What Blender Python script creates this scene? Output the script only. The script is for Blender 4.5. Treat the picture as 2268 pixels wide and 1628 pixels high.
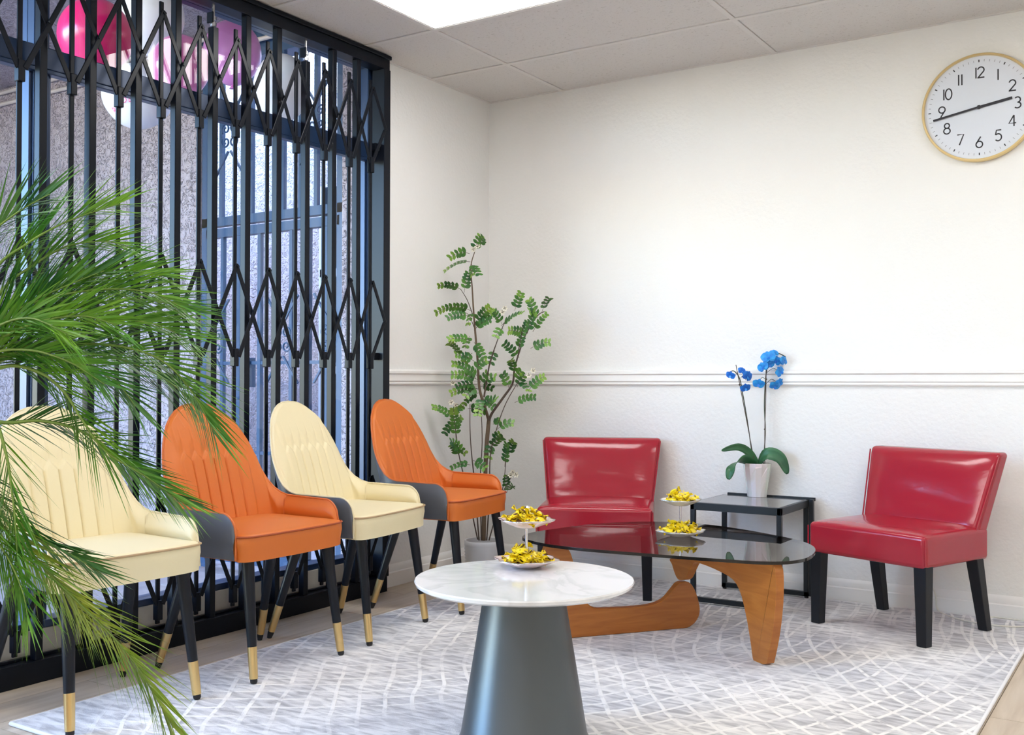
import bpy, bmesh, math, random
from mathutils import Vector, Matrix
for o in list(bpy.data.objects): bpy.data.objects.remove(o)
SC = bpy.context.scene
COL = SC.collection
PI = math.pi
random.seed(7)

# ------------------------------------------------------------------ camera
IW, IH = 2268, 1628
FPX = 2285.3
CAM = Vector((3.3846, -4.9787, 1.0434))
YAW, PIT, ROL = math.radians(-32.917), math.radians(0.7916), math.radians(0.1108)
FW = Vector((math.sin(YAW)*math.cos(PIT), math.cos(YAW)*math.cos(PIT), math.sin(PIT)))
_r = Vector((math.cos(YAW), -math.sin(YAW), 0)); _u = _r.cross(FW)
RT = _r*math.cos(ROL) + _u*math.sin(ROL)
UP = _u*math.cos(ROL) - _r*math.sin(ROL)
cd = bpy.data.cameras.new('camera'); cam = bpy.data.objects.new('camera', cd); COL.objects.link(cam)
cd.sensor_fit = 'HORIZONTAL'; cd.sensor_width = 36; cd.lens = FPX/IW*36; cd.clip_start = .05
M = Matrix((RT, UP, -FW)).transposed().to_4x4(); M.translation = CAM; cam.matrix_world = M
SC.camera = cam

# ------------------------------------------------------------------ world, sun, exposure
SC.view_settings.view_transform = 'Standard'; SC.view_settings.look = 'None'
SC.view_settings.gamma = 1; SC.view_settings.use_curve_mapping = False
SC.view_settings.exposure = 0.0
LAMP = 11.5           # radiance of the ceiling light panels
SKY = 3.0
w = bpy.data.worlds.new('World'); SC.world = w; w.use_nodes = True
nt = w.node_tree; nt.nodes.clear()
sk = nt.nodes.new('ShaderNodeTexSky'); sk.sky_type = 'NISHITA'; sk.sun_disc = False
sk.sun_elevation = math.radians(52); sk.sun_rotation = math.radians(200); sk.air_density = 1.0; sk.dust_density = .1; sk.ozone_density = 6.
bg = nt.nodes.new('ShaderNodeBackground'); bg.inputs[1].default_value = SKY
ow = nt.nodes.new('ShaderNodeOutputWorld')
nt.links.new(sk.outputs[0], bg.inputs[0]); nt.links.new(bg.outputs[0], ow.inputs[0])
sd = bpy.data.lights.new('sun', 'SUN'); sd.energy = 1.3; sd.angle = .01; sd.color = (1, .95, .88)
sun = bpy.data.objects.new('sun', sd); COL.objects.link(sun)
sun.rotation_euler = Vector((-.10, .52, -.85)).to_track_quat('-Z', 'Y').to_euler()

# ------------------------------------------------------------------ pixel -> place (a pixel gives a direction, a plane gives the distance)
def ray(x, y): return FW + RT*((x-IW/2)/FPX) - UP*((y-IH/2)/FPX)
def onz(x, y, z=0.):
    d = ray(x, y); return CAM + d*((z-CAM.z)/d.z)
def onx(x, y, X=0.):
    d = ray(x, y); return CAM + d*((X-CAM.x)/d.x)
def ony(x, y, Y=0.):
    d = ray(x, y); return CAM + d*((Y-CAM.y)/d.y)
def dep(x, y, D): return CAM + ray(x, y)*D
def onplane(x, y, P, n):
    d = ray(x, y); return CAM + d*((P-CAM).dot(n)/d.dot(n))

# ------------------------------------------------------------------ materials
def new_mat(name):
    m = bpy.data.materials.new(name); m.use_nodes = True
    return m, m.node_tree, m.node_tree.nodes['Principled BSDF']
def mat(name, col, rough=.5, metal=0., bump=None, coat=0., spec=None, vary=None, sheen=0.):
    """plain principled material; bump=(scale,strength,distance); vary=(scale,colour2,lo,hi)"""
    m, t, b = new_mat(name)
    b.inputs['Base Color'].default_value = (*col, 1); b.inputs['Roughness'].default_value = rough
    b.inputs['Metallic'].default_value = metal
    if coat: b.inputs['Coat Weight'].default_value = coat; b.inputs['Coat Roughness'].default_value = .08
    if spec is not None: b.inputs['Specular IOR Level'].default_value = spec
    if sheen: b.inputs['Sheen Weight'].default_value = sheen
    tc = t.nodes.new('ShaderNodeTexCoord')
    if bump:
        n = t.nodes.new('ShaderNodeTexNoise'); n.inputs['Scale'].default_value = bump[0]; n.inputs['Detail'].default_value = 5
        bp = t.nodes.new('ShaderNodeBump'); bp.inputs['Strength'].default_value = bump[1]; bp.inputs['Distance'].default_value = bump[2]
        t.links.new(tc.outputs['Object'], n.inputs['Vector']); t.links.new(n.outputs[0], bp.inputs['Height']); t.links.new(bp.outputs[0], b.inputs['Normal'])
    if vary:
        n = t.nodes.new('ShaderNodeTexNoise'); n.inputs['Scale'].default_value = vary[0]; n.inputs['Detail'].default_value = 4
        r = t.nodes.new('ShaderNodeValToRGB'); r.color_ramp.elements[0].position = vary[2]; r.color_ramp.elements[1].position = vary[3]
        r.color_ramp.elements[0].color = (*col, 1); r.color_ramp.elements[1].color = (*vary[1], 1)
        t.links.new(tc.outputs['Object'], n.inputs['Vector']); t.links.new(n.outputs[0], r.inputs[0]); t.links.new(r.outputs[0], b.inputs['Base Color'])
    return m
def nd(t, kind, **kw):
    n = t.nodes.new(kind)
    for k, v in kw.items():
        if k in n.inputs.keys(): n.inputs[k].default_value = v
        else: setattr(n, k, v)
    return n
def ramp(t, src, stops):
    r = t.nodes.new('ShaderNodeValToRGB'); e = r.color_ramp.elements
    while len(e) < len(stops): e.new(.5)
    for i, (p, c) in enumerate(stops):
        e[i].position = p; e[i].color = (*c, 1) if len(c) == 3 else c
    t.links.new(src, r.inputs[0]); return r.outputs[0]
def mixc(t, fac, a, b, mode='MIX'):
    m = t.nodes.new('ShaderNodeMix'); m.data_type = 'RGBA'; m.blend_type = mode
    for s, v in ((m.inputs[0], fac), (m.inputs[6], a), (m.inputs[7], b)):
        if isinstance(v, (int, float)): s.default_value = v
        elif isinstance(v, tuple): s.default_value = (*v, 1)
        else: t.links.new(v, s)
    return m.outputs[2]
def mp(t, scale=(1, 1, 1), rot=(0, 0, 0), out='Object'):
    tc = t.nodes.new('ShaderNodeTexCoord'); m = t.nodes.new('ShaderNodeMapping')
    m.inputs['Scale'].default_value = scale; m.inputs['Rotation'].default_value = rot
    t.links.new(tc.outputs[out], m.inputs[0]); return m.outputs[0]
def thin_glass(name, tint, f0=.04, rough=0.0):
    m = bpy.data.materials.new(name); m.use_nodes = True; t = m.node_tree; t.nodes.clear()
    tr = nd(t, 'ShaderNodeBsdfTransparent'); tr.inputs[0].default_value = (*tint, 1)
    gl = nd(t, 'ShaderNodeBsdfGlossy'); gl.inputs['Roughness'].default_value = rough
    lw = t.nodes.new('ShaderNodeLayerWeight'); lw.inputs[0].default_value = .5
    pw = t.nodes.new('ShaderNodeMath'); pw.operation = 'POWER'; pw.inputs[1].default_value = 5.
    ml = t.nodes.new('ShaderNodeMath'); ml.operation = 'MULTIPLY_ADD'; ml.inputs[1].default_value = 1-f0; ml.inputs[2].default_value = f0
    t.links.new(lw.outputs['Facing'], pw.inputs[0]); t.links.new(pw.outputs[0], ml.inputs[0]); src = ml.outputs[0]
    mx = t.nodes.new('ShaderNodeMixShader'); o = t.nodes.new('ShaderNodeOutputMaterial')
    t.links.new(src, mx.inputs[0]); t.links.new(tr.outputs[0], mx.inputs[1]); t.links.new(gl.outputs[0], mx.inputs[2]); t.links.new(mx.outputs[0], o.inputs[0])
    return m
def emis(name, col, s):
    m, t, b = new_mat(name); b.inputs['Emission Color'].default_value = (*col, 1); b.inputs['Emission Strength'].default_value = s
    b.inputs['Base Color'].default_value = (.9, .9, .9, 1); return m

def make_wall():
    m, t, b = new_mat('wall_paint'); b.inputs['Base Color'].default_value = (.85, .845, .825, 1); b.inputs['Roughness'].default_value = .5
    v = mp(t); n1 = nd(t, 'ShaderNodeTexNoise', Scale=55., Detail=4.); n2 = nd(t, 'ShaderNodeTexNoise', Scale=14., Detail=3.)
    t.links.new(v, n1.inputs[0]); t.links.new(v, n2.inputs[0])
    s = t.nodes.new('ShaderNodeMath'); s.operation = 'ADD'; t.links.new(n1.outputs[0], s.inputs[0]); t.links.new(n2.outputs[0], s.inputs[1])
    bp = nd(t, 'ShaderNodeBump', Strength=.32, Distance=.006); t.links.new(s.outputs[0], bp.inputs['Height']); t.links.new(bp.outputs[0], b.inputs['Normal'])
    return m
def make_tile():
    m, t, b = new_mat('acoustic_tile'); b.inputs['Roughness'].default_value = .9
    v = mp(t, out='Object'); n1 = nd(t, 'ShaderNodeTexNoise', Scale=75., Detail=3., Distortion=1.2)
    t.links.new(v, n1.inputs[0])
    c = ramp(t, n1.outputs[0], [(.30, (.50, .48, .45)), (.40, (.70, .68, .66))]); t.links.new(c, b.inputs['Base Color'])
    bp = nd(t, 'ShaderNodeBump', Strength=.35, Distance=.003); t.links.new(n1.outputs[0], bp.inputs['Height']); t.links.new(bp.outputs[0], b.inputs['Normal'])
    return m
def make_plank():
    m, t, b = new_mat('floor_plank'); b.inputs['Roughness'].default_value = .42
    oi = t.nodes.new('ShaderNodeObjectInfo'); v = mp(t, (14, 1.2, 1))
    ad = t.nodes.new('ShaderNodeVectorMath'); ad.operation = 'ADD'; t.links.new(v, ad.inputs[0]); t.links.new(oi.outputs['Location'], ad.inputs[1])
    n = nd(t, 'ShaderNodeTexNoise', Scale=2.2, Detail=6., Distortion=.6); t.links.new(ad.outputs[0], n.inputs[0])
    c = ramp(t, n.outputs[0], [(.3, (.56, .46, .35)), (.7, (.70, .60, .48))])
    c2 = ramp(t, oi.outputs['Random'], [(0, (.86, .86, .86)), (1, (1.05, 1.04, 1.02))])
    t.links.new(mixc(t, 1., c, c2, 'MULTIPLY'), b.inputs['Base Color']); return m
def make_rug():
    m, t, b = new_mat('rug_weave'); b.inputs['Roughness'].default_value = .95; b.inputs['Sheen Weight'].default_value = .2
    v = mp(t)
    n1 = nd(t, 'ShaderNodeTexNoise', Scale=2.3, Detail=3.); t.links.new(v, n1.inputs[0])
    v2 = mp(t, (9, 34, 1)); n2 = nd(t, 'ShaderNodeTexNoise', Scale=1.2, Detail=6., Distortion=.5); t.links.new(v2, n2.inputs[0])
    base = ramp(t, n2.outputs[0], [(.34, (.42, .42, .44)), (.48, (.62, .62, .63)), (.60, (.80, .80, .80))])
    tone = ramp(t, n1.outputs[0], [(.38, (.83, .83, .86)), (.62, (1.08, 1.07, 1.06))])
    base = mixc(t, 1., base, tone, 'MULTIPLY')
    msk = None
    for cx, cy, dist, sc, off in ((-1.9, .9, 3.6, 3.9, 0.), (2.6, 1.6, 4.0, 3.6, 3.), ):
        tc = t.nodes.new('ShaderNodeTexCoord'); ad = t.nodes.new('ShaderNodeVectorMath'); ad.operation = 'ADD'; ad.inputs[1].default_value = (-cx, -cy, 0)
        t.links.new(tc.outputs['Object'], ad.inputs[0])
        wv = nd(t, 'ShaderNodeTexWave', Scale=sc, Distortion=dist, Detail=1.5); wv.wave_type = 'RINGS'; wv.rings_direction = 'Z'; wv.inputs['Detail Scale'].default_value = .55
        wv.inputs['Phase Offset'].default_value = off
        t.links.new(ad.outputs[0], wv.inputs[0])
        l = ramp(t, wv.outputs[1], [(.91, (0, 0, 0)), (.965, (1, 1, 1))])
        if msk is None: msk = l
        else: msk = mixc(t, 1., msk, l, 'LIGHTEN')
    n3 = nd(t, 'ShaderNodeTexNoise', Scale=26., Detail=4.); t.links.new(v, n3.inputs[0])
    fade = ramp(t, n3.outputs[0], [(.34, (.15, .15, .15)), (.50, (1, 1, 1))])
    msk = mixc(t, 1., msk, fade, 'MULTIPLY')
    n5 = nd(t, 'ShaderNodeTexNoise', Scale=1.5, Detail=2.); t.links.new(v, n5.inputs[0])
    msk = mixc(t, 1., msk, ramp(t, n5.outputs[0], [(.36, (.10, .10, .10)), (.54, (1, 1, 1))]), 'MULTIPLY')
    bw = t.nodes.new('ShaderNodeRGBToBW'); t.links.new(msk, bw.inputs[0])
    col = mixc(t, bw.outputs[0], base, (.90, .89, .88)); t.links.new(col, b.inputs['Base Color'])
    n4 = nd(t, 'ShaderNodeTexNoise', Scale=260., Detail=2.); t.links.new(v, n4.inputs[0])
    sm = t.nodes.new('ShaderNodeMath'); sm.operation = 'ADD'; t.links.new(n4.outputs[0], sm.inputs[0]); t.links.new(bw.outputs[0], sm.inputs[1])
    bp = nd(t, 'ShaderNodeBump', Strength=.5, Distance=.003); t.links.new(sm.outputs[0], bp.inputs['Height']); t.links.new(bp.outputs[0], b.inputs['Normal'])
    return m
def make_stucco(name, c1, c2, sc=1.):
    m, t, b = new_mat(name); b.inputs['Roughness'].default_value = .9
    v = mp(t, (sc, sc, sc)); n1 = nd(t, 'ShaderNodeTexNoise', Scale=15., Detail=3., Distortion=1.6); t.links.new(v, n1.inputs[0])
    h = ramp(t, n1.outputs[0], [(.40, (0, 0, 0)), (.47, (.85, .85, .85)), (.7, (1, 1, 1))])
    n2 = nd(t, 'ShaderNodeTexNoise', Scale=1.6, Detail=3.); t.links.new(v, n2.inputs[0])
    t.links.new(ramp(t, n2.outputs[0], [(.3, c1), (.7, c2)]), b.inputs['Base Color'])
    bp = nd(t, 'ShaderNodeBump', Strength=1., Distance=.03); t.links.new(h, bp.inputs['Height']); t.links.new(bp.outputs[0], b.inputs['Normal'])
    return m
def make_marble():
    m, t, b = new_mat('white_marble'); b.inputs['Roughness'].default_value = .12; b.inputs['Coat Weight'].default_value = .4
    v = mp(t); n = nd(t, 'ShaderNodeTexNoise', Scale=3.2, Detail=7., Distortion=1.4); t.links.new(v, n.inputs[0])
    c = ramp(t, n.outputs[0], [(.40, (.86, .86, .85)), (.50, (.74, .74, .73)), (.53, (.86, .86, .85)), (.72, (.80, .80, .80))])
    t.links.new(c, b.inputs['Base Color']); return m
def make_wood():
    m, t, b = new_mat('cherry_wood'); b.inputs['Roughness'].default_value = .33
    v = mp(t, (3, 3, 26)); n = nd(t, 'ShaderNodeTexNoise', Scale=1.6, Detail=6., Distortion=.7); t.links.new(v, n.inputs[0])
    c = ramp(t, n.outputs[0], [(.28, (.36, .110, .016)), (.72, (.50, .18, .032))]); t.links.new(c, b.inputs['Base Color']); return m
def make_leather(name, col, rough, sc=240., st=.12):
    m, t, b = new_mat(name); b.inputs['Base Color'].default_value = (*col, 1); b.inputs['Roughness'].default_value = rough
    v = mp(t); n = nd(t, 'ShaderNodeTexVoronoi', Scale=sc); t.links.new(v, n.inputs['Vector'])
    bp = nd(t, 'ShaderNodeBump', Strength=st, Distance=.001); t.links.new(n.outputs[0], bp.inputs['Height']); t.links.new(bp.outputs[0], b.inputs['Normal']); return m
def make_redleather():
    m, t, b = new_mat('red_leather'); b.inputs['Base Color'].default_value = (.37, .018, .034, 1); b.inputs['Roughness'].default_value = .16
    v = mp(t, (1, 1, 2)); n = nd(t, 'ShaderNodeTexNoise', Scale=9., Detail=4., Distortion=.5); t.links.new(v, n.inputs[0])
    bp = nd(t, 'ShaderNodeBump', Strength=.10, Distance=.010); t.links.new(n.outputs[0], bp.inputs['Height']); t.links.new(bp.outputs[0], b.inputs['Normal']); return m
def make_candy():
    m, t, b = new_mat('candy_wrapper'); b.inputs['Roughness'].default_value = .3
    oi = t.nodes.new('ShaderNodeObjectInfo'); v = mp(t)
    ad = t.nodes.new('ShaderNodeVectorMath'); ad.operation = 'ADD'; t.links.new(v, ad.inputs[0]); t.links.new(oi.outputs['Location'], ad.inputs[1])
    n = nd(t, 'ShaderNodeTexNoise', Scale=62., Detail=2., Distortion=1.2); t.links.new(ad.outputs[0], n.inputs[0])
    t.links.new(ramp(t, n.outputs[0], [(.585, (.92, .70, .010)), (.62, (.12, .05, .02))]), b.inputs['Base Color']); return m
def make_leaf(name, c1, c2, sc=30.):
    m, t, b = new_mat(name); b.inputs['Roughness'].default_value = .4
    v = mp(t); n = nd(t, 'ShaderNodeTexNoise', Scale=sc, Detail=2.); t.links.new(v, n.inputs[0])
    t.links.new(ramp(t, n.outputs[0], [(.35, c1), (.68, c2)]), b.inputs['Base Color'])
    b.inputs['Subsurface Weight'].default_value = 0.; return m
def make_pearl():
    m, t, b = new_mat('pearl_ceramic'); b.inputs['Base Color'].default_value = (.82, .82, .81, 1); b.inputs['Roughness'].default_value = .16
    b.inputs['Coat Weight'].default_value = .6
    if 'Thin Film Thickness' in b.inputs: b.inputs['Thin Film Thickness'].default_value = 430; b.inputs['Thin Film IOR'].default_value = 1.8
    return m
def make_paver():
    m, t, b = new_mat('paving'); b.inputs['Roughness'].default_value = .8
    v = mp(t); n = nd(t, 'ShaderNodeTexNoise', Scale=6., Detail=4.); t.links.new(v, n.inputs[0])
    oi = t.nodes.new('ShaderNodeObjectInfo')
    c = ramp(t, n.outputs[0], [(.3, (.50, .40, .38)), (.7, (.66, .56, .53))]); c2 = ramp(t, oi.outputs['Random'], [(0, (.8, .78, .78)), (1, (1, 1, 1))])
    t.links.new(mixc(t, 1., c, c2, 'MULTIPLY'), b.inputs['Base Color']); return m

W = dict(
 wall=make_wall(), tile=make_tile(), plank=make_plank(), rug=make_rug(), marble=make_marble(), wood=make_wood(), candy=make_candy(), pearl=make_pearl(), paver=make_paver(),
 trim=mat('white_trim', (.87, .86, .84), .35), tee=mat('ceiling_tee', (.72, .70, .68), .5),
 subfloor=mat('subfloor', (.34, .27, .20), .8), bind=mat('rug_binding', (.84, .84, .85), .8),
 gate=mat('black_steel', (.006, .008, .013), .28, .0, spec=.16), steel=mat('bright_steel', (.7, .7, .7), .25, 1.), alum=mat('dark_blue_aluminium', (.018, .042, .105), .3, .2),
 bulk=mat('bulkhead_paint', (.62, .59, .52), .6), glass=thin_glass('window_glass', (.96, .97, .97)),
 tglass=thin_glass('smoked_glass', (.54, .50, .48), .10),
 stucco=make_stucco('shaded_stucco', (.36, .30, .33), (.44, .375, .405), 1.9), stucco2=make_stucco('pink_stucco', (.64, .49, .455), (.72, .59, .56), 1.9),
 iron=mat('painted_iron', (.025, .060, .130), .4, .1), pipe=mat('conduit', (.60, .53, .50), .5, .2),
 cream=make_leather('cream_leatherette', (.83, .73, .47), .5), orange=make_leather('orange_leatherette', (.66, .165, .022), .5), grey=make_leather('grey_leatherette', (.115, .120, .135), .36),
 crm_pipe=mat('tan_piping', (.52, .36, .20), .5), org_pipe=mat('rust_piping', (.40, .07, .012), .5),
 cream_rim=mat('cream_piping', (.80, .70, .46), .5), orange_rim=mat('orange_piping', (.62, .15, .03), .5),
 blackleg=mat('black_lacquer', (.008, .010, .015), .3, spec=.3), gold=mat('brushed_gold', (.80, .57, .25), .28, 1.), rubber=mat('black_rubber', (.01, .01, .012), .6),
 red=make_redleather(), rawleg=mat('black_stained_wood', (.009, .011, .016), .42, spec=.3, bump=(90, .1, .001)),
 cone=mat('slate_metal', (.105, .116, .120), .36, .5), frame=mat('charcoal_metal', (.014, .018, .022), .42, .1, spec=.35), tabletop=mat('grey_glass_top', (.17, .175, .185), .06, spec=.8),
 plate=mat('blush_porcelain', (.80, .63, .62), .2, coat=.4), plate2=mat('cream_porcelain', (.82, .78, .70), .2, coat=.4), silver=mat('silver_rim', (.62, .60, .57), .22, 1.), chrome=mat('chrome', (.8, .8, .82), .12, 1.),
 leaf=make_leaf('green_leaf', (.020, .11, .030), (.10, .27, .035), 14.), leaf2=make_leaf('lime_leaf', (.13, .32, .05), (.26, .44, .06), 14.),
 palm=make_leaf('palm_leaf', (.060, .24, .025), (.20, .42, .035), 9.), palm2=make_leaf('palm_leaf_dark', (.022, .12, .030), (.09, .26, .040), 9.), palm3=make_leaf('palm_leaf_yellow', (.16, .33, .035), (.40, .47, .06), 9.),
 rachis=mat('palm_stem', (.22, .34, .07), .5), bark=mat('bark', (.16, .115, .075), .8, bump=(60, .6, .004)), twig=mat('dark_twig', (.085, .06, .045), .7),
 petal=mat('white_petal', (.88, .85, .72), .6), pistil=mat('dark_pistil', (.08, .06, .03), .6), potgrey=mat('pale_grey_pot', (.70, .71, .73), .5), soil=mat('soil', (.05, .035, .025), .95, bump=(80, 1., .01)),
 blue=mat('blue_petal', (.010, .20, .72), .45, vary=(40, (.03, .42, .90), .35, .7)), blue2=mat('deep_blue_petal', (.008, .12, .62), .45, vary=(40, (.012, .24, .80), .35, .7)), oleaf=make_leaf('orchid_leaf', (.016, .085, .035), (.035, .16, .055), 10.),
 ostem=mat('orchid_stem', (.035, .05, .025), .6),
 clockface=mat('clock_face', (.72, .76, .84), .4), ink=mat('clock_ink', (.02, .02, .03), .5), tick=mat('clock_tick', (.25, .26, .30), .5), brass=mat('clock_brass', (.78, .60, .30), .3, 1.),
 panel=emis('light_diffuser', (1., .99, .975), LAMP), lframe=mat('light_frame', (.82, .82, .80), .4),
 edge=mat('glass_edge', (.012, .010, .009), .12), cord=mat('white_cord', (.80, .78, .70), .5), bmag=mat('magenta_balloon', (.80, .015, .16), .3, coat=.3), bpink=mat('pink_balloon', (.82, .22, .50), .3, coat=.3), blil=mat('orchid_pink_balloon', (.72, .26, .62), .3, coat=.3), bwhite=mat('white_balloon', (.84, .82, .86), .3, coat=.3), btext=mat('pink_print', (.75, .10, .28), .5),
)

# ------------------------------------------------------------------ geometry helpers
class MB:
    def __init__(s): s.v = []; s.f = []
    def add(s, vs, fs):
        o = len(s.v); s.v += [Vector(p) for p in vs]; s.f += [tuple(i+o for i in f) for f in fs]; return s
    def box(s, lo, hi):
        x0, y0, z0 = lo; x1, y1, z1 = hi
        return s.hexa([(x0,y0,z0),(x1,y0,z0),(x1,y1,z0),(x0,y1,z0),(x0,y0,z1),(x1,y0,z1),(x1,y1,z1),(x0,y1,z1)])
    def hexa(s, p):
        return s.add(p, [(0,3,2,1),(4,5,6,7),(0,1,5,4),(1,2,6,5),(2,3,7,6),(3,0,4,7)])
    def bar(s, a, b, w, d, ref=(1, 0, 0)):
        a = Vector(a); b = Vector(b); t = (b-a).normalized(); n = Vector(ref); n = (n - t*n.dot(t)).normalized(); q = t.cross(n)
        ps = [e + q*(i*w/2) + n*(j*d/2) for e in (a, b) for i, j in ((-1,-1),(1,-1),(1,1),(-1,1))]
        return s.hexa(ps)
    def tube(s, path, r, n=8, cap=True, closed=False):
        P = [Vector(p) for p in path]; m = len(P); R = r if isinstance(r, (list, tuple)) else [r]*m
        rings = []; up = None
        for i in range(m):
            if closed: t = P[(i+1) % m] - P[i-1]
            else: t = P[min(i+1, m-1)] - P[max(i-1, 0)]
            t.normalize()
            if up is None: up = Vector((0,0,1)) if abs(t.z) < .9 else Vector((1,0,0))
            a = (up - t*up.dot(t)).normalized(); b = t.cross(a); up = a
            rings.append([P[i] + (a*math.cos(2*PI*k/n) + b*math.sin(2*PI*k/n))*R[i] for k in range(n)])
        vs = [p for g in rings for p in g]; fs = []
        for i in range(m if closed else m-1):
            j = (i+1) % m
            for k in range(n): fs.append((i*n+k, i*n+(k+1) % n, j*n+(k+1) % n, j*n+k))
        if cap and not closed:
            fs.append(tuple(range(n-1, -1, -1))); fs.append(tuple((m-1)*n+k for k in range(n)))
        return s.add(vs, fs)
    def lathe(s, prof, n=32, c=(0, 0, 0), rm=None, cap=True):
        c = Vector(c); vs = []; fs = []
        for i, (r, z) in enumerate(prof):
            for k in range(n):
                a = 2*PI*k/n; q = rm(a, i) if rm else 1.
                vs.append(c + Vector((r*q*math.cos(a), r*q*math.sin(a), z)))
        m = len(prof)
        for i in range(m-1):
            for k in range(n): fs.append((i*n+k, i*n+(k+1) % n, (i+1)*n+(k+1) % n, (i+1)*n+k))
        if cap:
            if prof[0][0] > 1e-6: fs.append(tuple(range(n-1, -1, -1)))
            if prof[-1][0] > 1e-6: fs.append(tuple((m-1)*n+k for k in range(n)))
        return s.add(vs, fs)
    def grid(s, fn, nu, nv, closed=False):
        vs = [fn(i/(nu if closed else nu-1), j/(nv-1)) for i in range(nu) for j in range(nv)]; fs = []
        for i in range(nu if closed else nu-1):
            k = (i+1) % nu
            for j in range(nv-1): fs.append((i*nv+j, k*nv+j, k*nv+j+1, i*nv+j+1))
        return s.add(vs, fs)
    def prism(s, pts, off):
        n = len(pts); P = [Vector(p) for p in pts]; off = Vector(off)
        vs = [p-off/2 for p in P] + [p+off/2 for p in P]
        fs = [tuple(range(n-1, -1, -1)), tuple(range(n, 2*n))] + [(i, (i+1) % n, (i+1) % n+n, i+n) for i in range(n)]
        return s.add(vs, fs)
    def slab(s, front, back, nu, nv):
        """closed solid between two grids front(u,v), back(u,v)"""
        o = nu*nv; vs = [front(i/(nu-1), j/(nv-1)) for i in range(nu) for j in range(nv)] + [back(i/(nu-1), j/(nv-1)) for i in range(nu) for j in range(nv)]
        fs = []
        for i in range(nu-1):
            for j in range(nv-1):
                a = i*nv+j; q = (a, a+nv, a+nv+1, a+1); fs.append(q); fs.append(tuple(x+o for x in reversed(q)))
        for i in range(nu-1):
            for j0, fl in ((0, 0), (nv-1, 1)):
                a = i*nv+j0; b = a+nv; q = (b, a, a+o, b+o); fs.append(q if not fl else q[::-1])
        for j in range(nv-1):
            for i0, fl in ((0, 1), (nu-1, 0)):
                a = i0*nv+j; b = a+1; q = (b, a, a+o, b+o); fs.append(q if not fl else q[::-1])
        return s.add(vs, fs)
    def mesh(s, name, m, smooth=None):
        me = bpy.data.meshes.new(name); me.from_pydata([tuple(p) for p in s.v], [], s.f); me.update()
        bm = bmesh.new(); bm.from_mesh(me); bmesh.ops.recalc_face_normals(bm, faces=bm.faces); bm.to_mesh(me); bm.free()
        me.materials.append(W[m] if isinstance(m, str) else m)
        if smooth is not None:
            for p in me.polygons: p.use_smooth = True
            if smooth < 180: me.set_sharp_from_angle(angle=math.radians(smooth))
        return me
    def build(s, name, m, parent=None, smooth=None, bevel=0, seg=2):
        o = bpy.data.objects.new(name, s.mesh(name, m, smooth)); COL.objects.link(o)
        if parent: o.parent = parent
        if bevel:
            b = o.modifiers.new('bevel', 'BEVEL'); b.width = bevel; b.segments = seg; b.limit_method = 'ANGLE'; b.angle_limit = math.radians(40)
        return o
def inst(me, name, parent=None, loc=(0,0,0), rot=(0,0,0), scale=(1,1,1), mtx=None):
    o = bpy.data.objects.new(name, me); COL.objects.link(o)
    if parent: o.parent = parent
    if mtx is not None: o.matrix_local = mtx
    else: o.location = loc; o.rotation_euler = rot; o.scale = scale
    return o
def tag(o, label, cat, group=None):
    o['label'] = label; o['category'] = cat
    if group: o['group'] = group
    return o
def thing(name, label, cat, loc=(0,0,0), rz=0., group=None, scale=1.):
    o = bpy.data.objects.new(name, None); COL.objects.link(o); o.empty_display_size = .1
    o.location = loc; o.rotation_euler = (0, 0, rz); o.scale = (scale,)*3
    return tag(o, label, cat, group)
def struct(o): o['kind'] = 'structure'; return o
def sroot(name, loc=(0,0,0)):
    o = bpy.data.objects.new(name, None); COL.objects.link(o); o.location = loc; return struct(o)
def dup(root, name, loc, rz, label, group=None):
    r = root.copy(); COL.objects.link(r); r.location = loc; r.rotation_euler = (0, 0, rz); r['label'] = label
    if group: r['group'] = group
    for ch in list(root.children):
        k = ch.copy(); COL.objects.link(k); k.parent = r
        for g in ch.children:
            d = g.copy(); COL.objects.link(d); d.parent = k
    return r
def smoothstep(a, b, x):
    t = max(0., min(1., (x-a)/(b-a))); return t*t*(3-2*t)
def interp(tab, x):
    if x <= tab[0][0]: return tab[0][1]
    for (a, p), (b, q) in zip(tab, tab[1:]):
        if x <= b: return p + (q-p)*(x-a)/(b-a)
    return tab[-1][1]
def catmull(P, n=8, closed=False):
    P = [Vector(p) for p in P]; m = len(P); out = []
    rng = range(m) if closed else range(m-1)
    for i in rng:
        if closed: a, b, c_, d = P[i-1], P[i], P[(i+1) % m], P[(i+2) % m]
        else: a, b, c_, d = P[max(i-1, 0)], P[i], P[i+1], P[min(i+2, m-1)]
        for k in range(n):
            t = k/n; out.append(.5*((2*b) + (c_-a)*t + (2*a-5*b+4*c_-d)*t*t + (3*b-a-3*c_+d)*t**3))
    if not closed: out.append(P[-1])
    return out
# ------------------------------------------------------------------ room shell
H = 2.67; RX = 5.2; RY = -7.5; WEND = -1.0; WFAR = -4.7
fl = struct(MB().box((-.02, RY, -.06), (RX, .02, -.006)).build('floor', 'subfloor'))
pk = MB().box((0, 0, -.006), (.1775, 1.2975, 0)).mesh('plank', 'plank')
y_off = [0, .45, .9, .2, .7]
for i in range(int(RX/.18)+1):
    x = i*.18; sx = min(1., (RX-x)/.1775)
    if sx <= .02: continue
    y = RY - y_off[i % 5]
    while y < 0:
        a = max(y, RY); b_ = min(y+1.3, -.004)
        if b_-a > .02: inst(pk, 'plank', fl, (x, a, 0), scale=(sx, (b_-a)/1.3, 1))
        y += 1.3
ce = struct(MB().box((0, RY, H+.03), (RX, 0, H+.08)).build('ceiling', 'tee'))
XS = [0, .493, 1.7122, 2.9314, 4.1506, RX]; YS = [0, -.572]
while YS[-1]-.6096 > RY: YS.append(YS[-1]-.6096)
YS.append(RY)
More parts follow.
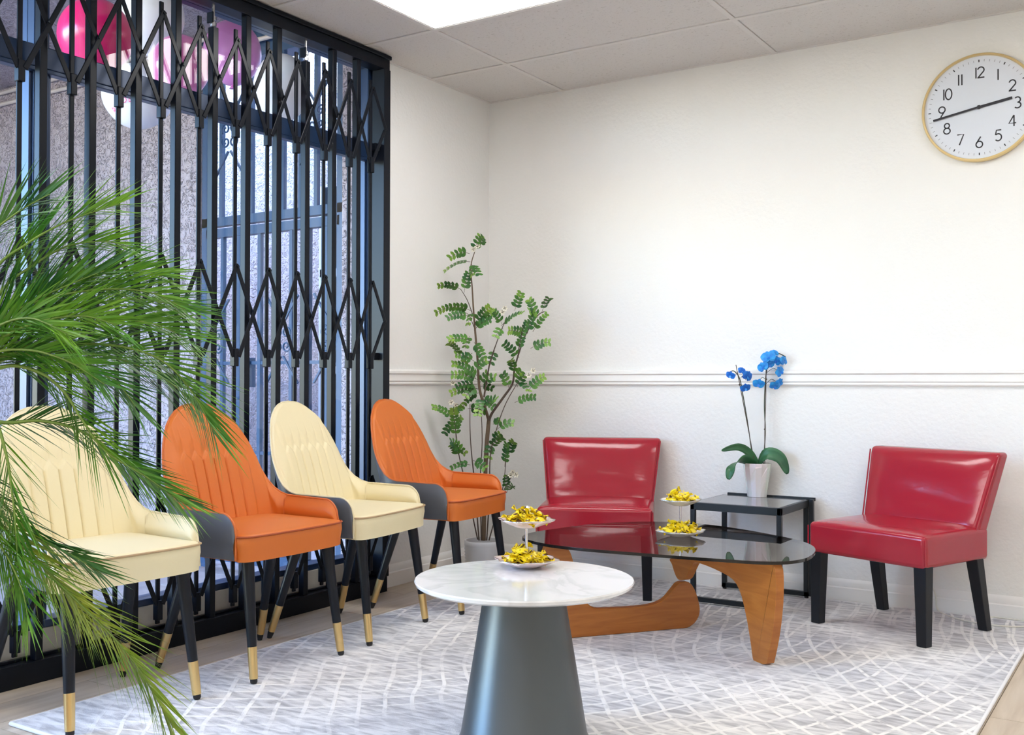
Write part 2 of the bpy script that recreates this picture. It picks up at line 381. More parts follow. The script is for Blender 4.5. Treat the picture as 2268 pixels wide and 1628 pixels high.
lights = {(1, 2), (3, 2), (1, 6), (3, 6), (1, 10), (3, 10)}
tl = MB().box((0, -1, 0), (1, 0, .016)).mesh('ceiling_tile', 'tile')
for i in range(len(XS)-1):
    for j in range(len(YS)-1):
        if (i, j) in lights: continue
        x0, x1, y1, y0 = XS[i], XS[i+1], YS[j], YS[j+1]
        inst(tl, 'ceiling_tile', ce, (x0+.0145, y1-.0145, H+.003), scale=(x1-x0-.029, y1-y0-.029, 1))
for x in XS[1:-1]: MB().box((x-.012, RY, H-.001), (x+.012, 0, H+.006)).build('grid_bar', 'tee', ce)
for y in YS[1:-1]: MB().box((0, y-.012, H-.0015), (RX, y+.012, H+.0055)).build('grid_bar', 'tee', ce)
MB().box((0, -.018, H-.0005), (RX, 0, H+.0045)).build('grid_bar', 'tee', ce)
MB().box((0, WEND, H-.0008), (.018, 0, H+.0042)).build('grid_bar', 'tee', ce)
where = {(1, 2): 'in front of the folding gate', (3, 2): 'above the red chair under the clock', (1, 6): 'above the palm', (3, 6): 'above the middle of the room', (1, 10): 'at the rear wall beside the shop window', (3, 10): 'at the rear wall beside the right wall'}
for (i, j) in sorted(lights):
    x0, x1, y1, y0 = XS[i]+.013, XS[i+1]-.013, YS[j]-.013, YS[j+1]+.013
    t = thing('ceiling_light', 'flat white ceiling light panel ' + where[(i, j)], 'ceiling light', ((x0+x1)/2, (y0+y1)/2, H+.004), group='ceiling light panels')
    hx, hy = (x1-x0)/2, (y1-y0)/2
    MB().box((-hx+.006, -hy+.006, .0), (hx-.006, hy-.006, .006)).build('diffuser', 'panel', t)
    f = MB()
    for a, b_ in (((-hx, -hy, -.003), (hx, -hy+.006, .02)), ((-hx, hy-.006, -.003), (hx, hy, .02)), ((-hx, -hy, -.003), (-hx+.006, hy, .02)), ((hx-.006, -hy, -.003), (hx, hy, .02))): f.box(a, b_)
    f.build('frame', 'lframe', t)
struct(MB().box((-.12, 0, -.06), (RX+.1, .12, H+.1)).build('wall_back', 'wall'))
struct(MB().box((-.12, WEND, -.06), (0, 0, H+.1)).build('wall_left', 'wall'))
struct(MB().box((-.12, RY, -.06), (0, WFAR, H+.1)).build('wall_front', 'wall'))
struct(MB().box((RX, RY, -.06), (RX+.1, 0, H+.1)).build('wall_right', 'wall'))
struct(MB().box((-.12, RY-.12, -.06), (RX+.1, RY, H+.1)).build('wall_rear', 'wall'))
struct(MB().box((-.12, WFAR, H+.0), (0, WEND, H+.1)).build('wall_header', 'wall'))
struct(MB().box((-.3, RY-.2, H+.1), (RX+.2, .15, H+.6)).build('roof', 'bulk'))
rail = [(0,1.028),(.012,1.028),(.015,1.034),(.010,1.042),(.017,1.048),(.017,1.080),(.024,1.086),(.024,1.098),(.014,1.104),(0,1.106)]
base = [(0,0),(.014,0),(.014,.070),(.009,.075),(.009,.094),(.005,.104),(0,.112)]
struct(MB().prism([(RX/2, -d, z) for d, z in rail], (RX, 0, 0)).build('trim_1', 'trim', smooth=40))
struct(MB().prism([(d, WEND/2, z) for d, z in rail], (0, WEND, 0)).build('trim_2', 'trim', smooth=40))
struct(MB().prism([(RX/2, -d, z) for d, z in base], (RX, 0, 0)).build('baseboard_back', 'trim', smooth=40))
struct(MB().prism([(d, WEND/2, z) for d, z in base], (0, WEND, 0)).build('baseboard_left', 'trim', smooth=40))
struct(MB().prism([(RX-d, RY/2, z) for d, z in base], (0, RY, 0)).build('baseboard_right', 'trim', smooth=40))
struct(MB().prism([(RX/2, RY+d, z) for d, z in base], (RX, 0, 0)).build('baseboard_rear', 'trim', smooth=40))

# ------------------------------------------------------------------ shop window behind the gate
wn = sroot('window_1', (-.055, WEND, 0)); WO = Vector((-.055, WEND, 0))
def wbox(name, lo, hi, m, bev=.003): return MB().box(Vector(lo)-WO, Vector(hi)-WO).build(name, m, wn, bevel=bev)
wbox('bulkhead', (-.11, WFAR, -.05), (-.008, WEND, .165), 'bulk')
MULL = [(-1.056, WEND), (-2.846, -2.786), (WFAR, WFAR+.08)]
for a, b_ in MULL: wbox('mullion', (-.105, a, .165), (-.015, b_, H), 'alum')
wbox('sill_frame', (-.095, WFAR, .165), (-.012, WEND, .192), 'alum'); wbox('head_frame', (-.095, WFAR, 2.615), (-.012, WEND, H), 'alum')
wbox('transom', (-.095, WFAR, 2.158), (-.008, WEND, 2.236), 'alum'); wbox('transom_lip', (-.03, WFAR, 2.140), (.0, WEND, 2.156), 'alum')
for a, b_ in ((-2.786, -1.056), (WFAR+.08, -2.846)):
    wbox('pane', (-.058, a, .192), (-.052, b_, 2.158), 'glass', 0); wbox('pane', (-.058, a, 2.236), (-.052, b_, 2.615), 'glass', 0)
    for y in (a, b_-.012): wbox('glazing_bead', (-.05, y, .192), (-.025, y+.012, 2.158), 'alum', 0)

# ------------------------------------------------------------------ folding security gate
GX = .05
thin = [onx(px, 300, .078).y for px in (42, 158, 262)] + [onx(px, 453, .078).y for px in (355, 439.8, 520.4, 591.6, 655, 716.5, 772.5, 820)]
thick = [onx(px, 300, GX).y for px in (90, 200)] + [onx(px, 453, GX).y for px in (300, 388, 470.2, 543.7, 612.6, 675.6, 735, 789)]
d0 = thin[1]-thin[0]
thin = [thin[0]-d0*k for k in (3, 2, 1)] + thin; thick = [thick[0]-d0*k for k in (3, 2, 1)] + thick
JA, JB = -1.098, -.995
g = thing('folding_gate', 'black steel folding scissor gate with tall bars across the shop window', 'gate', (0, -2.2, 0)); GO = Vector((0, -2.2, 0))
def gm(mb, name, m='gate', bev=.0025):
    for i, p in enumerate(mb.v): mb.v[i] = p-GO
    return mb.build(name, m, g, bevel=bev)
gm(MB().box((.0, WFAR, 2.598), (.075, JB, 2.667)), 'header_rail'); gm(MB().box((.075, WFAR, 2.648), (.088, JB, 2.667)), 'header_lip')
gm(MB().box((.0, WFAR, .0), (.07, JB, .078)), 'sill_rail'); gm(MB().box((.012, WFAR, .078), (.03, JB, .088)), 'floor_track')
gm(MB().box((.0, JA+.055, .078), (.08, JB, 2.598)), 'jamb_post')
gm(MB().box((.02, JA+.020, 2.19), (.05, JA+.058, 2.225)), 'strike_block'); gm(MB().box((.02, JA+.020, 1.15), (.05, JA+.058, 1.185)), 'strike_block')
hang = (7, 10)
for i, y in enumerate(thick):
    top = 2.50 if i in hang else 2.598
    gm(MB().box((GX-.016, y-.0145, .078), (GX+.016, y+.0145, top)), 'picket')
    if i in hang:
        b_ = MB().tube([(GX, y, 2.49), (GX, y, 2.60)], .006); b_.tube([(GX, y, 2.53), (GX, y, 2.545)], .013, 6); b_.tube([(GX, y, 2.505), (GX, y, 2.52)], .013, 6)
        gm(b_, 'hanger_bolt', 'steel', 0)
        gm(MB().box((GX-.018, y-.02, 2.515), (GX+.018, y-.012, 2.56)), 'hanger_tab')
LV = [(2.465, 2.105, 2.06), (1.52, 1.145, 1.105), (.575, .185, .125)]      # link top, link bottom, bracket bottom
for i, y in enumerate(thin):
    gm(MB().box((.072, y-.009, .11), (.082, y+.009, 2.515)), 'slat')
    for zt, zb, zk in LV:
        gm(MB().box((.066, y-.0125, zk), (.094, y+.0125, zk+.075)), 'bracket')
        rv = MB().tube([(.08, y, zt), (.102, y, zt)], .006, 8); gm(rv, 'rivet', 'gate', 0)
        if i+1 < len(thin):
            y2 = thin[i+1]
            gm(MB().bar((.087, y, zt+.012), (.087, y2-.01, zb), .020, .005), 'link'); gm(MB().bar((.095, y2, zt+.012), (.095, y+.01, zb), .020, .005), 'link')
            gm(MB().tube([(.08, (y+y2)/2, (zt+zb)/2+.005), (.103, (y+y2)/2, (zt+zb)/2+.005)], .006, 8), 'rivet', 'gate', 0)
        elif True:
            gm(MB().bar((.095, y, zt+.012), (.095, JA+.05, (zt+zb)/2), .020, .005), 'link'); gm(MB().bar((.087, y, zb), (.087, JA+.05, (zt+zb)/2), .020, .005), 'link')

# ------------------------------------------------------------------ passage outside
YF = -.6; GZ = -.12
struct(MB().box((-8, -9, GZ-.1), (-.12, 3, GZ-.012)).build('passage_ground', 'subfloor'))
gr = bpy.data.objects['passage_ground']
pv = MB().box((0, 0, -.012), (.395, .395, 0)).mesh('paving_slab', 'paver')
for i in range(15):
    for j in range(14): inst(pv, 'paving_slab', gr, (-.13-.4*(i+1), .9-.4*(j+1), GZ))
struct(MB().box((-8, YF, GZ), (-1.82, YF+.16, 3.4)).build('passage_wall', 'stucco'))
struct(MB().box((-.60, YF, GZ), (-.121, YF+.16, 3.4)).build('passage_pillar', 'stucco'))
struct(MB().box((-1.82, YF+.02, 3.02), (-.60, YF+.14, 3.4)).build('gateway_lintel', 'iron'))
struct(MB().box((-8, 1.0, GZ), (1, 1.15, 5.0)).build('courtyard_wall', 'stucco2'))
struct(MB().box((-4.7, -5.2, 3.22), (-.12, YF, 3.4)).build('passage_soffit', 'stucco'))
struct(MB().box((-4.7, -5.2, GZ), (-4.5, YF, 3.22)).build('passage_light_blocker', 'stucco'))  # added unseen wall, lets daylight in only from the open end
pp = MB()
for z, dy in ((3.185, .02), (3.10, .02)):
    p_ = MB().tube([(-7.5, YF-dy, z), (-.62, YF-dy, z)], .014, 8); o = p_.build('conduit_pipe', 'pipe', smooth=60)
    tag(o, 'thin pale conduit pipe under the passage ceiling, ' + ('upper of the two' if z > 3.15 else 'lower of the two'), 'pipe')
# pale window beyond the iron gate
xw = ony(748, 560, .98).x
t = thing('courtyard_window', 'narrow pale framed window on the courtyard wall beyond the iron gate', 'window', (xw, 1.0, 1.0))
MB().box((-.12, -.05, -1.0), (.09, -.0, 1.55)).build('window_glass', 'frame', t); 
for z in (-.65, .1, .85): MB().box((-.13, -.08, z), (.10, -.045, z+.06)).build('window_bar', 'trim', t)
MB().box((-.14, -.08, -1.0), (-.115, -.045, 1.55)).build('window_jamb', 'trim', t)
# iron gate
ig = thing('iron_gate', 'blue-black wrought iron entrance gate with scrolls across the passage', 'gate', (-1.21, YF+.08, GZ)); IO = Vector((-1.21, YF+.08, GZ))
def im(mb, name, bev=0, m='iron'):
    for i, p in enumerate(mb.v): mb.v[i] = p-IO
    return mb.build(name, m, ig, bevel=bev)
IY = YF+.04
im(MB().box((-1.80, IY-.02, GZ), (-1.74, IY+.03, 3.02)), 'gate_post'); im(MB().box((-.66, IY-.02, GZ), (-.60, IY+.03, 3.02)), 'gate_post')
im(MB().box((-1.80, IY-.02, 2.01), (-.60, IY+.03, 2.065)), 'transom_rail'); im(MB().box((-1.76, IY-.02, 1.94), (-.64, IY+.03, 1.995)), 'door_rail')
im(MB().box((-1.76, IY-.02, -.07), (-.64, IY+.03, .0)), 'door_rail'); im(MB().box((-1.74, IY-.01, 1.145), (-.66, IY+.01, 1.165)), 'cross_bar'); im(MB().box((-1.74, IY-.01, .60), (-.66, IY+.01, .62)), 'cross_bar')
for px in (457, 492, 558, 628, 667, 702):
    x = ony(px, 420, IY).x; im(MB().box((x-.013, IY-.013, 2.065), (x+.013, IY+.013, 3.02)), 'gate_bar')
for px, wd in ((495, .012), (532, .026), (577, .013), (647, .012), (685, .013), (725, .022)):
    x = ony(px, 600, IY).x; im(MB().box((x-wd, IY-.013, -.0), (x+wd, IY+.013, 1.94)), 'gate_bar')
def scroll(cx, cz, s, fx, fz):
    P = []
    for k in range(22):
        a = k/21*3.4*PI/2*1.6; r = .008+.030*(k/21); P.append((cx+fx*(s*r*math.sin(a)+.035*s), IY-.012, cz+fz*(s*r*math.cos(a)+.04*s)))
    return P
for px, py in ((478, 757), (628, 752), (735, 748), (512, 300), (703, 262)):
    q = ony(px, py, IY)
    for fx in (-1, 1):
        for fz in (-1, 1):
            im(MB().tube(scroll(q.x, q.z, 1., fx, fz), .006, 6), 'scroll')
            im(MB().bar((q.x+fx*.01, IY-.012, q.z+fz*.10), (q.x+fx*.13, IY-.012, q.z+fz*.26), .012, .012, (0, 1, 0)), 'brace')
q = ony(551, 825, IY); im(MB().box((q.x-.035, IY-.03, q.z-.09), (q.x+.03, IY+.03, q.z+.09)), 'lock_box', .004)
q = ony(545, 882, IY); im(MB().tube([(q.x-.05, IY-.05, q.z), (q.x+.06, IY-.05, q.z)], .009), 'handle')

# ------------------------------------------------------------------ balloons outside the glass
BX = -.34
def balloon(px, py, rx, rz, m, label, bx, tilt=0.):
    C = onx(px, py, bx); D = (C-CAM).dot(FW); r = rx*D/FPX; h = rz*D/FPX
    t = thing('balloon', label, 'balloon', C, group='balloons outside the window')
    t.rotation_euler = (0, tilt, 0)
    prof = [(1e-4, -1.0)]
    for k in range(1, 20):
        a = -PI/2 + PI*k/20; prof.append((math.cos(a)*(1 - .10*max(0, -math.sin(a))**1.5), math.sin(a)))
    prof.append((1e-4, 1.0))
    MB().lathe([(p*r, z*h) for p, z in prof], 28).build('skin', m, t, smooth=180)
    MB().lathe([(.004, -h+.004), (.010, -h-.006), (.016, -h-.016), (.002, -h-.013)], 10).build('knot', m, t, smooth=60)
    L = 3.22-C.z-h
    if L > .02 and not tilt: MB().tube([(0, 0, h-.003), (0, 0, h+L)], .0012, 5).build('string', 'cord', t)
    return t, r, h
balloon(212, 82, 80, 84, 'bmag', 'deep magenta balloon hanging behind the gate', -.34)
balloon(334, 38, 72, 86, 'bwhite', 'white balloon between the magenta balloon and the ceiling', -.72)
balloon(400, 148, 64, 70, 'bpink', 'pink balloon between the white and orchid pink balloons', -.36)
balloon(515, 118, 63, 72, 'blil', 'orchid pink balloon with a darker spot at its crown', -.70)
balloon(624, 196, 62, 76, 'bwhite', 'plain white balloon beside the orchid pink one', -.40)
tb, r_, h_ = balloon(305, 214, 76, 72, 'bwhite', 'white balloon with pink lettering hanging below the transom', -1.02)
def text_on(parent, txt, size, r, h, az0, zc, slope, m):
    """letters of a word laid on the balloon skin one by one"""
    az = az0
    for ch in txt:
        cu = bpy.data.curves.new('letter', 'FONT'); cu.body = ch; cu.size = size; cu.align_x = 'CENTER'; cu.align_y = 'CENTER'
        tmp = bpy.data.objects.new('tmp', cu); COL.objects.link(tmp); bpy.context.view_layer.update()
        me = bpy.data.meshes.new_from_object(tmp.evaluated_get(bpy.context.evaluated_depsgraph_get())); bpy.data.objects.remove(tmp)
        me.materials.clear(); me.materials.append(W[m])
        k = math.sqrt(max(.02, 1-(zc/h)**2)); R = r*k
        for v in me.vertices:
            a = az + v.co.x/R; z = zc + v.co.y; kk = math.sqrt(max(.02, 1-(z/h)**2))*r*1.006
            v.co = (kk*math.cos(a), kk*math.sin(a), z)
        inst(me, 'letter', parent)
        az += size*.75/R; zc += slope
az = math.atan2((CAM-tb.location).y, (CAM-tb.location).x)
text_on(tb, 'BE', .042, r_, h_, az-.90, -.105, .022, 'btext'); text_on(tb, 'DE', .038, r_, h_, az-.40, -.062, .004, 'btext')
# ------------------------------------------------------------------ rug
RZ = .012
rg = thing('area_rug', 'pale grey area rug with a net of white lines under the seating', 'rug', (1.64, -1.6, 0))
RW, RL = 2.46, 3.10
MB().box((-RW/2, -1.57, 0), (RW/2, 1.57, RZ)).build('pile', 'rug', rg, bevel=.003)
e = MB(); c_ = [(-RW/2, -1.57), (RW/2, -1.57), (RW/2, 1.57), (-RW/2, 1.57)]
for k in range(4):
    a, b_ = c_[k], c_[(k+1) % 4]; e.tube([(a[0], a[1], .007), (b_[0], b_[1], .007)], .0065, 8)
e.build('binding', 'bind', rg, smooth=60)

# ------------------------------------------------------------------ dining chairs
def plan(s):
    """right half of the shell in plan, s 0 (back centre) .. 3 (arm front): x, y, rim height, lean factor, inward normal"""
    if s <= 1:
        y = .22*s; x = -.42+.02*s*s; h = interp([(0,.942),(.05,.938),(.08,.929),(.11,.914),(.14,.891),(.165,.864),(.185,.832),(.20,.802),(.212,.772),(.22,.745)], y)
        n = Vector((1, -.18*s, 0)).normalized(); return x, y, h, 1., n
    if s <= 2:
        th = (s-1)*PI/2; x = -.32-.08*math.cos(th); y = .22+.045*math.sin(th)
        h = interp([(0,.745),(.2,.690),(.4,.640),(.6,.606),(.8,.587),(1,.578)], s-1)
        n = Vector((math.cos(th), -math.sin(th), 0)).normalized(); return x, y, h, math.cos(th)**.7 if s < 2 else 0., n
    u = s-2; x = -.32+.268*u; y = .265-.004*u*u; h = .578-.004*min(1, u*1.5)
    if x > -.118: h = .500+(h-.500)*math.sqrt(max(0., 1-((x+.118)/.066)**2))
    return x, y, h, 0., Vector((0, -1, 0))
SS = [i/56 for i in range(57)] + [1+i/22 for i in range(1, 23)] + [2+i/34 for i in range(1, 35)]
SEQ = [-s for s in reversed(SS[1:])] + SS
def shell_pt(s, z, off, lean=.33):
    sg = 1 if s >= 0 else -1; x, y, h, k, n = plan(abs(s))
    P = Vector((x, y, 0)) + n*off; P.x -= lean*k*max(0., z-.5); P.z = z; P.y *= sg; return P
def rim_h(s): return plan(abs(s))[2]
def channels(y, z):
    a = abs(y); p = .054; u = (y/p) % 1.; c = abs(2*u-1); inside = 1-smoothstep(.158, .168, a)
    zt = .736+.032*(1-c); d = 0.
    d += (.0080*(1-c**8) - .004*smoothstep(.86, 1., c))*smoothstep(0, .007, zt-z)*inside
    if z > zt: d += (-.0022*smoothstep(.86, 1., 1-c)*(1-smoothstep(.80, .88, z)) + .0065*smoothstep(.004, .06, z-zt)*(1-smoothstep(.84, .92, z)))*inside
    return d
def chair_meshes(colr, rim, seat_pipe):
    out = {}
    nv = 26; O = MB()
    def fo(i, j): s = SEQ[i]; h = rim_h(s); z = .418+(h-.418)*j/(nv-1); b = math.sin(PI*min(1, (z-.418)/(h-.418+1e-6)))*.012; return shell_pt(s, z, -b*.6)
    n = len(SEQ); O.add([fo(i, j) for i in range(n) for j in range(nv)], [(i*nv+j, (i+1)*nv+j, (i+1)*nv+j+1, i*nv+j+1) for i in range(n-1) for j in range(nv-1)])
    # under side of the shell
    O.add([shell_pt(s, .418, 0) for s in SEQ] + [Vector((-.2, 0, .418))], [(i, i+1, n) for i in range(n-1)])
    out['outer_shell'] = O.mesh('outer_shell', 'grey', 60)
    nv2 = 112; I = MB()
    def fi(i, j):
        s = SEQ[i]; h = rim_h(s); z = .44+(h-.44)*j/(nv2-1)
        th = .031 - .012*smoothstep(.6, 1., j/(nv2-1)) + .010*math.sin(PI*min(1., max(0., (z-.5)/(h-.5+1e-6))))
        th -= .014*smoothstep(1.6, 2.1, abs(s))
        if j == nv2-1: th = min(th, .010)
        P = shell_pt(s, z, th)
        if abs(s) < 1.05: P.x += channels(P.y, z)
        return P
    vs = [fi(i, j) for i in range(n) for j in range(nv2)] + [shell_pt(s, rim_h(s), 0) for s in SEQ]
    fs = [(i*nv2+j, (i+1)*nv2+j, (i+1)*nv2+j+1, i*nv2+j+1) for i in range(n-1) for j in range(nv2-1)]
    o = n*nv2; fs += [(i*nv2+nv2-1, (i+1)*nv2+nv2-1, o+i+1, o+i) for i in range(n-1)]
    I.add(vs, fs)
    for sg in (-1, 1):                                             # front ends of the arms
        x = -.054; yo = .2605*sg; yi = .246*sg
        I.hexa([(x-.03, min(yo, yi), .42), (x+.004, min(yo, yi), .42), (x+.004, max(yo, yi), .42), (x-.03, max(yo, yi), .42), (x-.03, min(yo, yi), .505), (x+.002, min(yo, yi), .500), (x+.002, max(yo, yi), .500), (x-.03, max(yo, yi), .505)])
    out['upholstery'] = I.mesh('upholstery', colr, 70)
    rp = [shell_pt(SEQ[0], .42, 0)] + [shell_pt(s, rim_h(s)+.001, .004) for s in SEQ] + [shell_pt(SEQ[-1], .42, 0)]
    rp[0].x += .003; rp[-1].x += .003
    out['rim_piping'] = MB().tube(rp, .0042, 6).mesh('rim_piping', rim, 60)
    sm = MB()
    for sg in (-1, 1): sm.tube([shell_pt(2.0*sg, .50+.075*k/8, .026 if k < 8 else .014) for k in range(9)], .0016, 5)
    out['seam'] = sm.mesh('seam', rim, 60)
    # seat cushion
    def outline(k, ins):
        hx, hy, rr = .200-ins, .2445-ins, .035; cx, cy = -.212, 0; a = 2*PI*k/72
        ca, sa = math.cos(a), math.sin(a); e_ = 9.
        q = (abs(ca)**e_+abs(sa)**e_)**(-1/e_); x = cx+hx*ca*q; y = cy+hy*sa*q
        if ca > 0: x += .012*(1-(y/.2445)**2)
        y *= 1+.068*smoothstep(-.062, -.040, x)
        return x, y
    S = MB(); rings = [(.0, .412), (.0, .44), (-.004, .47), (-.003, .492), (.003, .503)] + [(.012+.2*t, .506+.016*(1-(1-t)**2.2)) for t in (.0, .08, .18, .32, .5, .7, .86, .99)]
    vs = []
    for ins, z in rings:
        for k in range(72):
            if ins < .013: x, y = outline(k, ins)
            else:
                x0, y0 = outline(k, .012); t = (ins-.012)/.2; x, y = x0+(-.212-x0)*t, y0*(1-t)
            vs.append((x, y, z))
    fs = [(i*72+k, i*72+(k+1) % 72, (i+1)*72+(k+1) % 72, (i+1)*72+k) for i in range(len(rings)-1) for k in range(72)] + [tuple(range(71, -1, -1)), tuple((len(rings)-1)*72+k for k in range(72))]
    S.add(vs, fs); out['seat_cushion'] = S.mesh('seat_cushion', colr, 60)
    pp_ = []
    for k in range(-13, 14):
        x, y = outline(k % 72, -.003); pp_.append((x+.001, y, .498))
    out['seat_piping'] = MB().tube(catmull(pp_, 3), .0036, 6).mesh('seat_piping', seat_pipe, 60)
    return out
def leg_meshes():
    def mk(top, foot):
        top, foot = Vector(top), Vector(foot); d = foot-top; f = lambda t: top+d*t
        zt = lambda z: (top.z-z)/(top.z-foot.z); rr = lambda t: .0225-.009*t
        a = MB().tube([f(0), f(zt(.122))], [rr(0), rr(zt(.122))], 14).mesh('leg', 'blackleg', 60)
        b = MB().tube([f(zt(.122)), f(zt(.016))], [rr(zt(.122))+.0006, rr(zt(.016))+.0006], 14).mesh('ferrule', 'gold', 60)
        c = MB().tube([f(zt(.016)), f(zt(.006)), f(1)], [.0125, .0125, .009], 12).mesh('foot_pad', 'rubber', 60)
        return a, b, c
    return [mk((-.058, .198*s, .425), (0, .22*s, 0)) for s in (-1, 1)] + [mk((-.335, .20*s, .425), (-.462, .25*s, -RZ)) for s in (-1, 1)]
LEGS = leg_meshes()
CM = {'cream': chair_meshes('cream', 'cream_rim', 'crm_pipe'), 'orange': chair_meshes('orange', 'orange_rim', 'org_pipe')}
def dining_chair(colr, label, loc, ang):
    t = thing('dining_chair', label, 'chair', loc, math.radians(ang), 'dining chairs along the folding gate')
    for nm in ('outer_shell', 'seat_cushion'):
        o = inst(CM[colr][nm], nm, t)
        if nm == 'seat_cushion': inst(CM[colr]['seat_piping'], 'seat_piping', o)
    u = inst(CM[colr]['upholstery'], 'upholstery', t); inst(CM[colr]['rim_piping'], 'rim_piping', u); inst(CM[colr]['seam'], 'seam', u)
    for i, (a, b_, c2) in enumerate(LEGS):
        l = inst(a, 'leg', t); f_ = inst(b_, 'ferrule', l); inst(c2, 'foot_pad', l)
        if i > 1: pass
    return t
dining_chair('cream', 'cream channel-tufted dining chair half hidden by the palm fronds', (.692, -2.932, RZ+.0006), -3.5)
dining_chair('orange', 'orange channel-tufted dining chair between the two cream chairs', (.727, -2.271, RZ+.0006), .5)
dining_chair('cream', 'cream channel-tufted dining chair between the two orange chairs', (.694, -1.67, RZ+.0006), 8)
dining_chair('orange', 'orange channel-tufted dining chair beside the corner plant', (.686, -1.031, RZ+.0006), 6)

# ------------------------------------------------------------------ red slipper chairs
def red_chair(label, loc, ang, scale):
    t = thing('slipper_chair', label, 'chair', loc, math.radians(ang), 'red leather slipper chairs', scale)
    hw = .275
    def sf(u, v):
        x = -.43+.46*u; y = -hw+2*hw*v; e = (1-(2*u-1)**6)*(1-(2*v-1)**6)
        return Vector((x+.006*math.sin(PI*v)*(u > .99), y, .433+.016*e))
    def sb(u, v): return Vector((-.43+.46*u, -hw+2*hw*v, .303+.012*math.sin(PI*v)*0))
    seat = MB().slab(sf, sb, 12, 12).build('seat', 'red', t, smooth=50, bevel=.018, seg=5)
    MB().tube([(.031, -hw-.001, .315), (.031, -hw-.001, .418)], .003, 6).build('seam', 'red', seat)
    MB().tube([(.031, hw+.001, .315), (.031, hw+.001, .418)], .003, 6).build('seam', 'red', seat)
    # backrest: wider at the top, leaning back
    def bw(v): return .268+.040*v
    def bf(u, v):
        y = (2*u-1)*bw(v); z = .395+.345*v; e = (1-(2*u-1)**6)*(1-(2*v-1)**8)
        cr = .004*math.sin(9*u+14*v)*math.exp(-((v-.42)/.12)**2)*e
        return Vector((-.335-.125*v+.020*e-.020*(2*u-1)**2*0-.007*math.exp(-((v-.40)/.16)**2)*e+cr, y, z))
    def bb(u, v):
        y = (2*u-1)*bw(v); z = .395+.345*v; return Vector((-.425-.115*v, y, z))
    back = MB().slab(bf, bb, 15, 13).build('backrest', 'red', t, smooth=50, bevel=.020, seg=5)
    MB().slab(lambda u, v: Vector((-.40, (2*u-1)*.268, .303+.12*v)), lambda u, v: Vector((-.428, (2*u-1)*.268, .303+.12*v)), 4, 4).build('back_skirt', 'red', t, bevel=.006)
    for s in (-1, 1):
        MB().tube(catmull([Vector((-.335-.125*v+.001, s*(bw(v)-.002), .40+.335*v)) for v in (0, .25, .5, .75, .97)], 4), .0032, 6).build('seam', 'red', back)
    def leg(tx, ty, fx, fy, w1, w2):
        ps = [(fx+i*w2, fy+j*w2, 0) for i, j in ((-1,-1),(1,-1),(1,1),(-1,1))] + [(tx+i*w1, ty+j*w1, .318) for i, j in ((-1,-1),(1,-1),(1,1),(-1,1))]
        MB().hexa(ps).build('leg', 'rawleg', t, bevel=.003)
    for s in (-1, 1):
        leg(-.004, s*.245, 0, s*.25, .027, .021); leg(-.385, s*.235, -.455, s*.242, .026, .020)
    return t
A = math.radians(-66); P = onz(1434, 1325, .022); l_ = Vector((-math.sin(A), math.cos(A), 0)); o = P-l_*.25
red_chair('glossy red armless leather chair behind the glass coffee table', (o.x, o.y, RZ+.0006), -66, 1.0)
F1 = onz(1811, 1373, .022); F2 = onz(2048, 1428, .022); o = (F1+F2)/2
red_chair('glossy red armless leather chair under the wall clock', (o.x, o.y, RZ+.0006), -111, 1.0)

# ------------------------------------------------------------------ side table
t = thing('side_table', 'charcoal metal side table with a grey glass top against the wall', 'table', (1.672, -.252, RZ+.0006))
hx, hy, ht = .217, .208, .468; q = .011
fm = MB().box((-hx, -hy, ht-.034), (hx, -hy+.02, ht)); fm.box((-hx, hy-.02, ht-.034), (hx, hy, ht)); fm.box((-hx, -hy, ht-.034), (-hx+.02, hy, ht)); fm.box((hx-.02, -hy, ht-.034), (hx, hy, ht))
fm.build('top_frame', 'frame', t, bevel=.002)
MB().box((-hx+.012, -hy+.012, ht-.010), (hx-.012, hy-.012, ht+.002)).build('glass_top', 'tabletop', t, bevel=.0015)
for sx in (-1, 1):
    for sy in (-1, 1):
        cx, cy = sx*(hx-q), sy*(hy-q)
        l = MB().box((cx-q, cy-q, .008), (cx+q, cy+q, ht-.03)).build('leg', 'frame', t, bevel=.0015)
        MB().lathe([(.010, 0), (.010, .008)], 10, (cx, cy, 0)).build('foot', 'rubber', l)
for sy in (-1, 1): MB().box((-hx, sy*(hy-q)-q, .008), (hx, sy*(hy-q)+q, .030)).build('floor_bar', 'frame', t, bevel=.0015)
MB().box((hx+.006, hy-.028, .012), (hx+.026, hy-.004, ht+.004)).build('rear_post', 'frame', t, bevel=.0015)
MB().box((-hx+.02, hy+.004, ht-.006), (hx+.026, hy+.018, ht+.010)).build('rear_rail', 'frame', t, bevel=.0015)
ST = Vector((1.672, -.252, RZ+.0006+ht+.002))

# ------------------------------------------------------------------ glass coffee table with carved wooden base
GT = .402
nt_ = thing('coffee_table', 'coffee table with a smoked glass top on a curved wooden base', 'table', (1.65, -1.05, RZ)); NO = Vector((1.65, -1.05, RZ))
def nb(mb, name, m, **k):
    for i, p in enumerate(mb.v): mb.v[i] = p-NO
    return mb.build(name, m, nt_, **k)
outl = [(1157,1189),(1172,1196),(1220,1206),(1300,1215),(1400,1223),(1500,1231),(1600,1238),(1680,1243),(1740,1243),(1785,1236),(1804,1222),(1800,1209),(1770,1197),(1710,1184),(1630,1170),(1550,1160),(1470,1155.5),(1390,1156),(1310,1161),(1230,1171),(1175,1180)]
gp = [onz(a, b_, GT) for a, b_ in outl]; gp = catmull(gp, 5, True)
gt_ = nb(MB().prism([p-Vector((0, 0, .006)) for p in gp], (0, 0, .012)), 'glass_top', 'tglass', smooth=40)
eg = MB(); ng = len(gp); cg = sum(gp, Vector())/ng
vs = []
